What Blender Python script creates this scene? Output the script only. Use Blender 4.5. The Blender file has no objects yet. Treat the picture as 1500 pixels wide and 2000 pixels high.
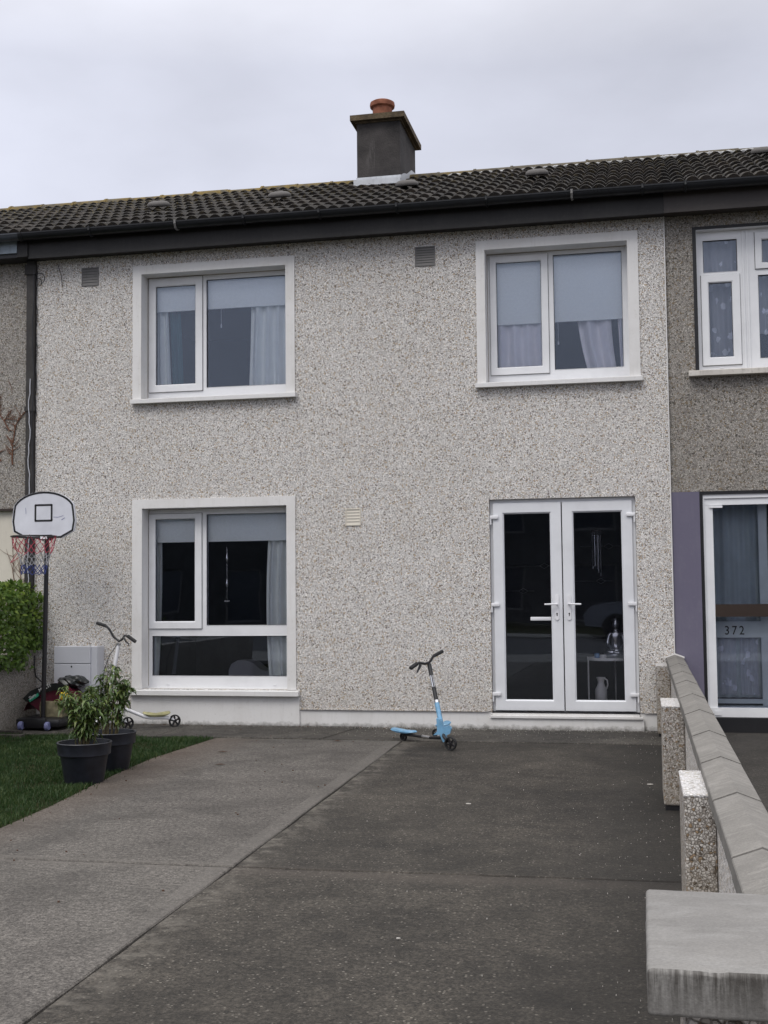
import bpy, bmesh, math, random
import numpy as np
from mathutils import Vector, Matrix
random.seed(7); rng = np.random.default_rng(7)
sc = bpy.context.scene; COL = sc.collection
CZ = 1.4                      # eye height above the driveway

# ------------------------------------------------------------------ camera
yaw, pit, rol = -2.07888277e-01, 6.24798289e-02, 1.02244362e-02
fwd = Vector((math.sin(yaw)*math.cos(pit), math.cos(yaw)*math.cos(pit), math.sin(pit)))
rgt = Vector((math.cos(yaw), -math.sin(yaw), 0)); dwn = fwd.cross(rgt)
cr, sr = math.cos(rol), math.sin(rol)
r2 = cr*rgt + sr*dwn; d2 = -sr*rgt + cr*dwn
cam = bpy.data.cameras.new('camera'); co = bpy.data.objects.new('camera', cam); COL.objects.link(co)
M = Matrix((( r2.x, -d2.x, -fwd.x, 0), (r2.y, -d2.y, -fwd.y, 0), (r2.z, -d2.z, -fwd.z, CZ), (0, 0, 0, 1)))
co.matrix_world = M
cam.sensor_fit = 'HORIZONTAL'; cam.sensor_width = 36; cam.lens = 36*2368.46/1500
cam.clip_start = .05; cam.clip_end = 500
sc.camera = co

# ------------------------------------------------------------------ world and sun (overcast)
SUN_EL, SUN_AZ = math.radians(52), math.radians(205)     # azimuth clockwise from +Y
world = bpy.data.worlds.new('World'); sc.world = world; world.use_nodes = True
wt = world.node_tree; wt.nodes.clear()
def wn(t, **k):
    n = wt.nodes.new(t)
    for a, b in k.items(): setattr(n, a, b)
    return n
wo = wn('ShaderNodeOutputWorld'); bg = wn('ShaderNodeBackground'); sky = wn('ShaderNodeTexSky')
sky.sky_type = 'NISHITA'; sky.sun_disc = False; sky.sun_elevation = SUN_EL; sky.sun_rotation = SUN_AZ
sky.air_density = 1.0; sky.dust_density = 3.0
bg.inputs['Strength'].default_value = .1
tc = wn('ShaderNodeTexCoord'); mp = wn('ShaderNodeMapping'); mp.inputs['Scale'].default_value = (1, 1, 2.2)
nz = wn('ShaderNodeTexNoise'); nz.inputs['Scale'].default_value = 2.9; nz.inputs['Detail'].default_value = 6; nz.inputs['Roughness'].default_value = .5
wt.links.new(tc.outputs['Generated'], mp.inputs['Vector']); wt.links.new(mp.outputs['Vector'], nz.inputs['Vector'])
sx = wn('ShaderNodeSeparateXYZ'); wt.links.new(tc.outputs['Generated'], sx.inputs[0])
rp = wn('ShaderNodeValToRGB'); e = rp.color_ramp.elements
e[0].position = 0.0; e[0].color = (6.3, 6.5, 7.5, 1)
e[1].position = 1.0; e[1].color = (17, 16.8, 17, 1)
m1 = rp.color_ramp.elements.new(.22); m1.color = (6.0, 6.22, 7.2, 1)
m2 = rp.color_ramp.elements.new(.40); m2.color = (5.15, 5.3, 6.1, 1)
m3 = rp.color_ramp.elements.new(.62); m3.color = (12.0, 11.9, 12.2, 1)
wt.links.new(sx.outputs['Z'], rp.inputs['Fac'])
rn = wn('ShaderNodeMapRange'); rn.inputs['From Min'].default_value = .3; rn.inputs['From Max'].default_value = .7
rn.inputs['To Min'].default_value = .83; rn.inputs['To Max'].default_value = 1.13
wt.links.new(nz.outputs['Fac'], rn.inputs['Value'])
vm = wn('ShaderNodeVectorMath', operation='SCALE'); wt.links.new(rp.outputs['Color'], vm.inputs[0]); wt.links.new(rn.outputs['Result'], vm.inputs['Scale'])
mx = wn('ShaderNodeMixRGB'); mx.inputs['Fac'].default_value = .96
wt.links.new(sky.outputs['Color'], mx.inputs['Color1']); wt.links.new(vm.outputs['Vector'], mx.inputs['Color2'])
wt.links.new(mx.outputs['Color'], bg.inputs['Color']); wt.links.new(bg.outputs[0], wo.inputs[0])
sl = bpy.data.lights.new('sun', 'SUN'); sl.energy = .9; sl.angle = math.radians(25); sl.color = (1, .97, .92)
so = bpy.data.objects.new('sun', sl); COL.objects.link(so)
sd = Vector((math.sin(SUN_AZ)*math.cos(SUN_EL), math.cos(SUN_AZ)*math.cos(SUN_EL), math.sin(SUN_EL)))
so.rotation_euler = sd.to_track_quat('Z', 'Y').to_euler()
sc.view_settings.view_transform = 'Standard'; sc.view_settings.look = 'None'
sc.view_settings.exposure = 0.42; sc.view_settings.gamma = 1

# ------------------------------------------------------------------ material helpers
MATS = {}
class NT:
    def __init__(s, name):
        s.m = bpy.data.materials.new(name); s.m.use_nodes = True; s.t = s.m.node_tree
        s.b = s.t.nodes['Principled BSDF']; s.o = s.t.nodes['Material Output']
        s.tc = s.t.nodes.new('ShaderNodeNewGeometry').outputs['Position']
    def n(s, t, **k):
        x = s.t.nodes.new(t)
        for a, b in k.items():
            if a in ('operation', 'blend_type', 'feature', 'distance', 'noise_dimensions', 'wave_type', 'bands_direction', 'attribute_name', 'data_type'): setattr(x, a, b)
            else: x.inputs[a.replace('_', ' ')].default_value = b
        return x
    def l(s, a, b): s.t.links.new(a, b); return b
    def noise(s, scale, detail=3, rough=.55, vec=None, dist=0):
        x = s.n('ShaderNodeTexNoise', Scale=scale, Detail=detail, Roughness=rough, Distortion=dist); s.l(vec or s.tc, x.inputs['Vector']); return x.outputs['Fac']
    def vor(s, scale, vec=None, feature='F1', rnd=1.0):
        x = s.n('ShaderNodeTexVoronoi', feature=feature, Scale=scale, Randomness=rnd); s.l(vec or s.tc, x.inputs['Vector']); return x
    def ramp(s, fac, stops, const=False):
        x = s.t.nodes.new('ShaderNodeValToRGB'); el = x.color_ramp.elements
        if const: x.color_ramp.interpolation = 'CONSTANT'
        while len(el) > 1: el.remove(el[0])
        for i, (p, c) in enumerate(stops):
            c = c if isinstance(c, tuple) else (c, c, c)
            q = el[0] if i == 0 else el.new(p)
            q.position = p; q.color = c + (1,)
        s.l(fac, x.inputs['Fac']); return x.outputs['Color']
    def mix(s, fac, a, b, mode='MIX'):
        x = s.n('ShaderNodeMixRGB', blend_type=mode)
        for v, k in ((fac, 'Fac'), (a, 'Color1'), (b, 'Color2')):
            if isinstance(v, (int, float)): x.inputs[k].default_value = v if k == 'Fac' else (v, v, v, 1)
            elif isinstance(v, tuple): x.inputs[k].default_value = v + (1,)
            else: s.l(v, x.inputs[k])
        return x.outputs['Color']
    def math(s, op, a, b=None, clamp=False):
        x = s.t.nodes.new('ShaderNodeMath'); x.operation = op; x.use_clamp = clamp
        for i, v in enumerate((a, b)):
            if v is None: continue
            if isinstance(v, (int, float)): x.inputs[i].default_value = v
            else: s.l(v, x.inputs[i])
        return x.outputs[0]
    def mapv(s, scale=(1, 1, 1), rot=(0, 0, 0), loc=(0, 0, 0)):
        x = s.t.nodes.new('ShaderNodeMapping'); x.inputs['Scale'].default_value = scale; x.inputs['Rotation'].default_value = rot; x.inputs['Location'].default_value = loc
        s.l(s.tc, x.inputs['Vector']); return x.outputs[0]
    def sep(s):
        x = s.t.nodes.new('ShaderNodeSeparateXYZ'); s.l(s.tc, x.inputs[0]); return x.outputs
    def bump(s, h, strength=.3, dist=.01, prev=None):
        x = s.n('ShaderNodeBump', Strength=strength, Distance=dist); s.l(h, x.inputs['Height'])
        if prev is not None: s.l(prev, x.inputs['Normal'])
        s.l(x.outputs[0], s.b.inputs['Normal']); return x.outputs[0]
    def col(s, c):
        if isinstance(c, tuple): s.b.inputs['Base Color'].default_value = c + (1,)
        else: s.l(c, s.b.inputs['Base Color'])
    def fin(s, rough=.6, spec=.5, metal=0):
        s.b.inputs['Roughness'].default_value = rough; s.b.inputs['Specular IOR Level'].default_value = spec; s.b.inputs['Metallic'].default_value = metal
        return s.m

def plain(name, c, rough=.5, spec=.5, metal=0, var=.08, vs=6, bump=0, bs=60):
    k = NT(name)
    f = k.noise(vs, 4)
    k.col(k.mix(1, c, k.ramp(f, [(.3, 1-var), (.7, 1+var)]), 'MULTIPLY'))
    if bump: k.bump(k.noise(bs, 3), bump, .004)
    return k.fin(rough, spec, metal)

def pebbledash(name, scale, white, grey, tan, dark, gap, dirt=.07, dirtcol=(.30, .25, .18)):
    k = NT(name)
    wv = k.n('ShaderNodeTexNoise', Scale=30., Detail=1.); k.l(k.tc, wv.inputs['Vector'])
    ad = k.n('ShaderNodeVectorMath', operation='MULTIPLY_ADD'); k.l(wv.outputs['Color'], ad.inputs[0]); ad.inputs[1].default_value = (.012, .012, .012); k.l(k.tc, ad.inputs[2])
    v = k.vor(scale, ad.outputs[0]); sp = k.t.nodes.new('ShaderNodeSeparateXYZ'); k.l(v.outputs['Color'], sp.inputs[0])
    base = k.ramp(sp.outputs[0], [(0, white), (.50, grey), (.74, tan), (.84, white), (.955, dark)], True)
    base = k.mix(.75, base, k.mix(1, base, k.ramp(sp.outputs[1], [(0, .72), (1, 1.2)]), 'MULTIPLY'))
    v2 = k.vor(scale, ad.outputs[0], 'DISTANCE_TO_EDGE')
    g = k.ramp(v2.outputs['Distance'], [(.03, 1.), (.16, 0.)])
    holes = k.ramp(k.noise(scale*.8, 2, .6), [(.50, 0.), (.62, 1.)])
    g2 = k.math('MULTIPLY', g, k.math('ADD', k.math('MULTIPLY', holes, .45), .55))
    c = k.mix(g2, base, gap)
    big = k.ramp(k.noise(1.1, 5, .6), [(.42, 0.), (.72, 1.)])
    c = k.mix(k.math('MULTIPLY', big, dirt), c, dirtcol)
    st = k.ramp(k.noise(9, 3, .6), [(.62, 0.), (.75, 1.)])
    c = k.mix(k.math('MULTIPLY', st, dirt*1.1), c, dirtcol)
    run = k.ramp(k.noise(3.0, 5, .7, k.mapv((2.2, 2.2, .28))), [(.52, 0.), (.72, 1.)]); c = k.mix(k.math('MULTIPLY', run, dirt*.9), c, dirtcol)
    low = k.math('SUBTRACT', 1, k.math('MULTIPLY', k.math('ADD', k.math('SUBTRACT', k.sep()[2], .15), k.math('MULTIPLY', k.math('SUBTRACT', k.noise(3, 4), .5), 1.0)), 2.0), True)
    c = k.mix(k.math('MULTIPLY', low, dirt*1.6), c, dirtcol)
    k.col(c); k.bump(k.math('SUBTRACT', k.math('MULTIPLY', sp.outputs[2], .5), g2), .75, .008)
    return k.fin(.75, .3)
MATS['pebble'] = pebbledash('pebbledash_white', 98, (.95, .92, .885), (.74, .71, .69), (.60, .48, .34), (.22, .19, .165), (.115, .102, .090))
MATS['pebble_old'] = pebbledash('pebbledash_weathered', 80, (.47, .44, .40), (.30, .28, .26), (.27, .21, .14), (.10, .09, .08), (.095, .085, .07), .25, (.16, .14, .11))
MATS['pebble_left'] = pebbledash('pebbledash_grey', 80, (.50, .47, .43), (.34, .32, .30), (.27, .22, .16), (.10, .09, .08), (.12, .11, .10), .25, (.18, .16, .13))
MATS['pebble_post'] = pebbledash('pebbledash_post', 98, (.60, .57, .54), (.36, .33, .30), (.30, .21, .13), (.09, .07, .06), (.10, .085, .07), .2)
MATS['pebble_top'] = pebbledash('pebbledash_whitewashed', 98, (.74, .73, .73), (.68, .67, .67), (.50, .46, .40), (.35, .33, .30), (.40, .38, .36), .1)

def mk_paint(name, c, dirt=.35, dc=(.34, .31, .26), rough=.55, foot=False):
    k = NT(name)
    a = k.ramp(k.noise(2.2, 6, .65), [(.45, 0.), (.75, 1.)])
    b = k.ramp(k.noise(30, 3, .7), [(.60, 0.), (.72, 1.)])
    st = k.ramp(k.noise(5, 4, .6, k.mapv((6, 6, .6))), [(.55, 0.), (.75, 1.)])
    c1 = k.mix(k.math('MULTIPLY', a, dirt*.6), c, dc)
    c1 = k.mix(k.math('MULTIPLY', b, dirt*.5), c1, dc)
    c1 = k.mix(k.math('MULTIPLY', st, dirt*.35), c1, dc)
    if foot: lo = k.math('SUBTRACT', 1, k.math('MULTIPLY', k.math('ADD', k.sep()[2], k.math('MULTIPLY', k.math('SUBTRACT', k.noise(14, 5, .7), .5), .12)), 22), True)
    if foot: c1 = k.mix(k.math('MULTIPLY', lo, .75), c1, (.07, .065, .05))
    k.col(c1); k.bump(k.noise(45, 4), .25, .004)
    return k.fin(rough, .35)
MATS['paint'] = mk_paint('painted_render_white', (.69, .68, .67), .42)
MATS['paint_base'] = mk_paint('painted_plinth_white', (.69, .68, .67), .4, foot=True)
MATS['paint_cream'] = mk_paint('cream_render', (.62, .58, .50), .35)
MATS['paint_sill'] = mk_paint('painted_sill', (.68, .675, .67), .40)
MATS['paint_old'] = mk_paint('flaking_sill', (.58, .55, .50), .9, (.16, .14, .12))
MATS['purple'] = mk_paint('purple_render', (.125, .115, .165), .25, (.25, .24, .27))
MATS['blackpaint'] = mk_paint('black_paint', (.012, .012, .014), .2, (.06, .06, .06), .45)
def mk_upvc(name, c):
    k = NT(name); k.col(k.mix(k.math('MULTIPLY', k.ramp(k.noise(3.5, 5, .6), [(.45, 0.), (.8, 1.)]), .28), c, (.42, .42, .44)))
    return k.fin(.32, .5)
MATS['upvc'] = mk_upvc('white_upvc', (.73, .735, .75)); MATS['upvc_door'] = mk_upvc('white_upvc_door', (.69, .70, .725))
MATS['sealant'] = mk_paint('aged_sealant', (.30, .25, .20), .8, (.08, .06, .05), .8)
MATS['gasket'] = plain('rubber_gasket', (.02, .02, .022), .6)
MATS['bluegrey'] = plain('bluegrey_paint', (.66, .73, .74), .4)
MATS['brown'] = plain('brown_wood_bar', (.03, .018, .012), .4)
MATS['fascia'] = mk_paint('dark_fascia', (.011, .010, .010), .22, (.09, .085, .08), .5)
MATS['fascia_r'] = mk_paint('brown_grey_fascia', (.036, .030, .028), .35, (.10, .09, .08), .5)
MATS['fascia_l'] = mk_paint('pale_blue_fascia', (.26, .31, .36), .8, (.06, .06, .06), .5)
MATS['gutter'] = plain('black_gutter', (.006, .007, .009), .4, .35, var=.3, vs=9)
MATS['gutter_l'] = plain('grey_gutter', (.035, .040, .050), .4, .5, var=.3, vs=9)
MATS['pipe'] = mk_paint('grey_downpipe', (.034, .031, .030), .8, (.10, .095, .09), .7)
MATS['black'] = plain('black_plastic', (.010, .010, .012), .38)
MATS['blacksteel'] = plain('black_steel', (.012, .011, .013), .35, .5)
MATS['rubber'] = plain('black_rubber', (.016, .016, .017), .7)
MATS['chrome'] = plain('chrome', (.75, .76, .78), .2, .5, 1)
MATS['white'] = plain('white_enamel', (.72, .72, .74), .35)
MATS['blue'] = plain('light_blue_plastic', (.16, .34, .52), .35, var=.15, vs=30)
MATS['paleblue'] = plain('scuffed_pale_blue', (.35, .55, .68), .5, var=.3, vs=40)
MATS['wood_deck'] = plain('cream_deck', (.36, .34, .17), .5, var=.2, vs=20)
MATS['red_cord'] = plain('red_net_cord', (.36, .05, .08), .8); MATS['blue_cord'] = plain('blue_net_cord', (.03, .045, .17), .8)
MATS['white_cord'] = plain('white_net_cord', (.28, .28, .30), .8)
MATS['board'] = plain('white_backboard', (.60, .61, .66), .35, var=.1, vs=5)
MATS['meter'] = mk_upvc('meter_box_grey', (.50, .51, .55))
MATS['pot'] = plain('dark_plant_pot', (.016, .018, .026), .42, .5, var=.35, vs=14)
MATS['soil'] = plain('soil', (.018, .013, .010), .95, .2, var=.5, vs=60, bump=1, bs=90)
MATS['stem'] = plain('plant_stem', (.10, .08, .035), .7)
MATS['twig'] = plain('dry_rusty_twig', (.13, .055, .03), .8)
MATS['blind'] = plain('pale_roller_blind', (.93, .96, .90), .85, .2, var=.03, vs=40)
MATS['curtain'] = plain('cream_curtain', (.90, .93, .88), .9, .2, var=.04)
MATS['curtain_grey'] = plain('grey_green_net', (.52, .59, .57), .9, .2)
MATS['curtain_pink'] = plain('white_pink_curtain', (.88, .86, .87), .9, .2, var=.05)
MATS['curtain_teal'] = plain('teal_cloth', (.06, .16, .18), .9, .2)
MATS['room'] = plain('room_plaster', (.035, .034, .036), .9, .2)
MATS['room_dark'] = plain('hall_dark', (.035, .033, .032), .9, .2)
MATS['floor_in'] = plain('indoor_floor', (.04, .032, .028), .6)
MATS['sofa'] = plain('grey_sofa', (.34, .34, .36), .9)
MATS['silver'] = plain('silver_statue', (.55, .56, .58), .28, .5, .9)
MATS['ceramic'] = plain('white_ceramic', (.80, .78, .74), .4)
MATS['bluejar'] = plain('blue_jar', (.10, .22, .40), .3)
MATS['terracotta'] = plain('terracotta', (.23, .095, .06), .9, .15, var=.35, vs=12)
MATS['lead'] = mk_paint('white_flashing', (.52, .54, .57), .55, (.10, .10, .10), .5)
MATS['mortar'] = mk_paint('mortar', (.38, .38, .38), .9, (.08, .08, .06), .9)
MATS['vent_dark'] = mk_paint('grey_louvre', (.17, .165, .16), .6, (.05, .05, .05))
MATS['vent_roof'] = mk_paint('roof_vent_grey', (.10, .094, .090), .7, (.04, .035, .03), .8)
MATS['vent_cream'] = mk_paint('cream_louvre', (.62, .58, .50), .2)
MATS['stone_block'] = plain('sandstone_block', (.17, .15, .095), .9, .2, var=.5, vs=16, bump=.8, bs=40)
MATS['bag_red'] = plain('maroon_plastic_bag', (.075, .010, .022), .35, .5, var=.5, vs=7, bump=.7, bs=25)
MATS['bag_black'] = plain('black_plastic_bag', (.012, .014, .014), .3, .5, var=.4, vs=10, bump=.7, bs=25)
MATS['bag_green'] = plain('green_print', (.03, .30, .18), .5)
MATS['bag_yellow'] = plain('yellow_print', (.75, .52, .03), .4, var=.3, vs=40)
MATS['ink'] = plain('white_ink', (.7, .7, .7), .5)
MATS['blackink'] = plain('black_ink', (.01, .01, .012), .5)
MATS['leafbrown'] = plain('dead_leaf', (.07, .035, .02), .8)
MATS['chip'] = plain('white_stone_chip', (.42, .40, .37), .7, var=.3, vs=20)
MATS['opp_brick'] = plain('far_grey_render', (.065, .066, .068), .9, .2, var=.3, vs=3); MATS['opp_glass'] = plain('far_window', (.035, .04, .05), .15)
MATS['carpaint'] = plain('grey_car_paint', (.20, .21, .24), .2); MATS['carred'] = plain('dark_red_car_paint', (.14, .02, .02), .2)
MATS['lilac'] = plain('lilac_wheel', (.15, .16, .30), .4)

def mk_glass(name, tint=.98, k2=1.5):
    k = NT(name); t = k.t; t.nodes.remove(k.b)
    tr = t.nodes.new('ShaderNodeBsdfTransparent'); tr.inputs['Color'].default_value = (tint, tint, tint*1.02, 1)
    gl = t.nodes.new('ShaderNodeBsdfGlossy'); gl.inputs['Roughness'].default_value = .012; gl.inputs['Color'].default_value = (.76, .86, 1, 1)
    fr = t.nodes.new('ShaderNodeFresnel'); fr.inputs['IOR'].default_value = 1.5
    f = k.math('MULTIPLY', fr.outputs[0], k2, True)
    bp = k.n('ShaderNodeBump', Strength=.12, Distance=.01); k.l(k.noise(1.6, 1), bp.inputs['Height']); k.l(bp.outputs[0], gl.inputs['Normal'])
    ms = t.nodes.new('ShaderNodeMixShader'); k.l(f, ms.inputs[0]); k.l(tr.outputs[0], ms.inputs[1]); k.l(gl.outputs[0], ms.inputs[2]); k.l(ms.outputs[0], k.o.inputs[0])
    return k.m
MATS['glass'] = mk_glass('window_glass')

def mk_lace():
    k = NT('lace_curtain'); t = k.t
    k.col((.88, .90, .93)); k.fin(.9, .1)
    v = k.vor(9, k.mapv((1, 1, .8))); pat = k.ramp(k.math('ADD', v.outputs['Distance'], k.math('MULTIPLY', k.noise(22, 3), .6)), [(.50, 1.), (.58, 0.)])
    f = k.math('ADD', k.math('MULTIPLY', pat, .5), .5, True)
    tr = t.nodes.new('ShaderNodeBsdfTransparent'); ms = t.nodes.new('ShaderNodeMixShader')
    k.l(f, ms.inputs[0]); k.l(tr.outputs[0], ms.inputs[1]); k.l(k.b.outputs[0], ms.inputs[2]); k.l(ms.outputs[0], k.o.inputs[0])
    return k.m
MATS['lace'] = mk_lace()

def mk_tile():
    k = NT('concrete_roof_tiles')
    at = k.n('ShaderNodeAttribute', attribute_name='tile'); 
    base = k.ramp(at.outputs['Fac'], [(0, (.005, .0038, .0032)), (.6, (.010, .0075, .006)), (1, (.024, .0185, .015))])
    a = k.ramp(k.noise(3, 5, .7), [(.45, 0.), (.7, 1.)])
    base = k.mix(k.math('MULTIPLY', a, .3), base, (.05, .042, .036))
    moss = k.ramp(k.noise(26, 4, .7), [(.54, 0.), (.62, 1.)])
    x = k.sep(); up = k.math('MULTIPLY', k.math('SUBTRACT', x[1], 12.2), .40, True)
    lf = k.math('ADD', k.math('MULTIPLY', k.math('SUBTRACT', -1.5, x[0]), .12, True), .25, True)
    base = k.mix(k.math('MULTIPLY', moss, k.math('ADD', k.math('MULTIPLY', up, lf), .12), True), base, (.15, .115, .035))
    sp = k.ramp(k.noise(55, 2, .6), [(.67, 0.), (.71, 1.)]); base = k.mix(k.math('MULTIPLY', sp, .5), base, (.3, .29, .26))
    k.col(base); k.bump(k.noise(70, 4), .5, .006); return k.fin(.75, .3)
MATS['tile'] = mk_tile()
def mk_ridge():
    k = NT('ridge_tile_lichen')
    x = k.sep(); left = k.math('ADD', k.math('MULTIPLY', k.math('SUBTRACT', -1.5, x[0]), .9, True), .12, True)
    a = k.ramp(k.noise(7, 5, .7), [(.38, 0.), (.55, 1.)])
    base = k.mix(a, (.05, .042, .032), (.10, .09, .07))
    yl = k.ramp(k.noise(10, 5, .7), [(.40, 0.), (.58, 1.)])
    base = k.mix(k.math('MULTIPLY', k.math('MULTIPLY', yl, left), .85), base, (.19, .135, .04))
    k.col(base); k.bump(k.noise(60, 4), .8, .01); return k.fin(.9, .2)
MATS['ridge'] = mk_ridge()
def mk_chim():
    k = NT('sooty_render')
    st = k.noise(4, 5, .65, k.mapv((3, 3, .5))); b = k.noise(3, 6, .7)
    base = k.ramp(b, [(.3, (.030, .028, .028)), (.7, (.070, .064, .062))])
    base = k.mix(k.math('MULTIPLY', k.ramp(st, [(.58, 0.), (.72, 1.)]), .35), base, (.17, .16, .155))
    k.col(base); k.bump(k.noise(50, 5), .6, .01); return k.fin(.9, .2)
MATS['chimney'] = mk_chim()
def mk_cap():
    k = NT('lichen_concrete_cap')
    base = k.ramp(k.noise(9, 6, .7), [(.3, (.045, .036, .028)), (.6, (.12, .09, .055)), (.8, (.17, .15, .11))])
    k.col(base); k.bump(k.noise(60, 4), .8, .01); return k.fin(.9, .2)
MATS['capdark'] = mk_cap()

def mk_conc(name, dark, light, spk=.5, brush=False, margin=None, right=False):
    k = NT(name); x = k.sep()
    big = k.noise(.7, 6, .62); med = k.noise(6, 6, .7); fine = k.noise(95, 3, .75)
    f = k.math('ADD', k.math('MULTIPLY', big, .55), k.math('MULTIPLY', med, .45))
    base = k.ramp(f, [(.36, dark), (.62, light)])
    base = k.mix(1, base, k.ramp(fine, [(.32, .45), (.5, 1.), (.70, 1.7)]), 'MULTIPLY')
    f2 = k.noise(38, 4, .8); base = k.mix(1, base, k.ramp(f2, [(.34, .48), (.5, 1.), (.66, 1.7)]), 'MULTIPLY')
    v = k.vor(60); sp = k.t.nodes.new('ShaderNodeSeparateXYZ'); k.l(v.outputs['Color'], sp.inputs[0])
    on = k.math('MULTIPLY', k.math('GREATER_THAN', sp.outputs[0], .86), k.math('LESS_THAN', v.outputs['Distance'], .30))
    base = k.mix(k.math('MULTIPLY', on, spk), base, (.24, .22, .19))
    v3 = k.vor(48); s3 = k.t.nodes.new('ShaderNodeSeparateXYZ'); k.l(v3.outputs['Color'], s3.inputs[0])
    on3 = k.math('MULTIPLY', k.math('GREATER_THAN', s3.outputs[1], .84), k.math('LESS_THAN', v3.outputs['Distance'], .30))
    base = k.mix(k.math('MULTIPLY', on3, .55), base, (.018, .016, .014))
    # broad weathering: dark algae clouds, pale worn scuffs, hairline cracks
    cl = k.ramp(k.noise(1.6, 7, .72, dist=.6), [(.44, 0.), (.60, 1.)]); base = k.mix(k.math('MULTIPLY', cl, .42), base, tuple(q*.45 for q in dark))
    sc_ = k.ramp(k.noise(4.5, 7, .75, k.mapv((.7, 2.2, 1))), [(.58, 0.), (.70, 1.)]); base = k.mix(k.math('MULTIPLY', sc_, .30), base, tuple(q*1.7 for q in light))
    # distance from the long joint
    jx = k.math('ADD', k.math('MULTIPLY', x[1], .0241), 1.91); dj = k.math('ADD', x[0], jx)
    wob = k.math('MULTIPLY', k.math('SUBTRACT', k.noise(4, 4), .5), .12)
    if margin:
        dd = k.math('ADD', dj, k.math('ADD', .115, k.math('MULTIPLY', wob, .12))); mfac = k.math('MULTIPLY', k.math('GREATER_THAN', dd, 0), k.math('MULTIPLY', k.ramp(k.noise(3.5, 5, .6), [(.3, .25), (.55, 1.)]), k.math('MULTIPLY', k.math('SUBTRACT', x[1], 4.0), .7, True)))
        base = k.mix(k.math('MULTIPLY', mfac, .45), base, (.125, .115, .105))
        dy = k.math('ABSOLUTE', k.math('SUBTRACT', x[1], 5.93)); mf = k.math('LESS_THAN', dy, .075)
        base = k.mix(k.math('MULTIPLY', mf, .30), base, (.13, .118, .105))
        # rusty soil stain by the lawn
        ed = k.math('SUBTRACT', 1, k.math('MULTIPLY', k.math('ADD', k.math('ADD', x[0], 4.0), wob), 1.6), True)
        base = k.mix(k.math('MULTIPLY', ed, .5), base, (.085, .055, .038))
    if right:
        dd = k.math('ADD', dj, wob); mf = k.ramp(dd, [(.05, 1.), (.22, 0.)])
        base = k.mix(k.math('MULTIPLY', mf, k.math('MULTIPLY', k.ramp(k.noise(7, 5, .7), [(.45, 0.), (.62, 1.)]), .6)), base, (.16, .145, .125))
        dy = k.math('ABSOLUTE', k.math('SUBTRACT', x[1], 5.88)); mf = k.ramp(k.math('ADD', dy, wob), [(.0, 1.), (.16, 0.)])
        base = k.mix(k.math('MULTIPLY', mf, .25), base, (.12, .10, .085))
        # concrete colour darkens towards the wall
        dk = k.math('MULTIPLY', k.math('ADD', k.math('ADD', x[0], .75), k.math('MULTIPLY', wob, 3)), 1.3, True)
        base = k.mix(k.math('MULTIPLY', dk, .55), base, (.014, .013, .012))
    k.col(base); nb = k.bump(fine, .7, .006); k.bump(med, .25, .02, nb)
    return k.fin(.82, .32)
MATS['conc_l'] = mk_conc('old_concrete_left', (.068, .062, .056), (.112, .103, .093), .3, margin=True)
MATS['conc_r'] = mk_conc('old_concrete_right', (.022, .0195, .0165), (.058, .051, .042), .6, right=True)
MATS['conc_path'] = mk_conc('path_concrete', (.028, .025, .022), (.085, .078, .068), .6)
MATS['conc_n'] = mk_conc('neighbour_concrete', (.026, .024, .021), (.050, .045, .040), .4)
MATS['gap'] = plain('joint_dirt', (.010, .009, .007), .95, .1)
MATS['earth'] = plain('earth', (.022, .024, .010), .95, .1, var=.5, vs=20, bump=1, bs=50)
MATS['asphalt'] = plain('asphalt', (.05, .05, .052), .85, .3, var=.2, vs=30)
MATS['farconc'] = plain('footpath_concrete', (.16, .155, .145), .85, .3, var=.2, vs=3)

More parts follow.
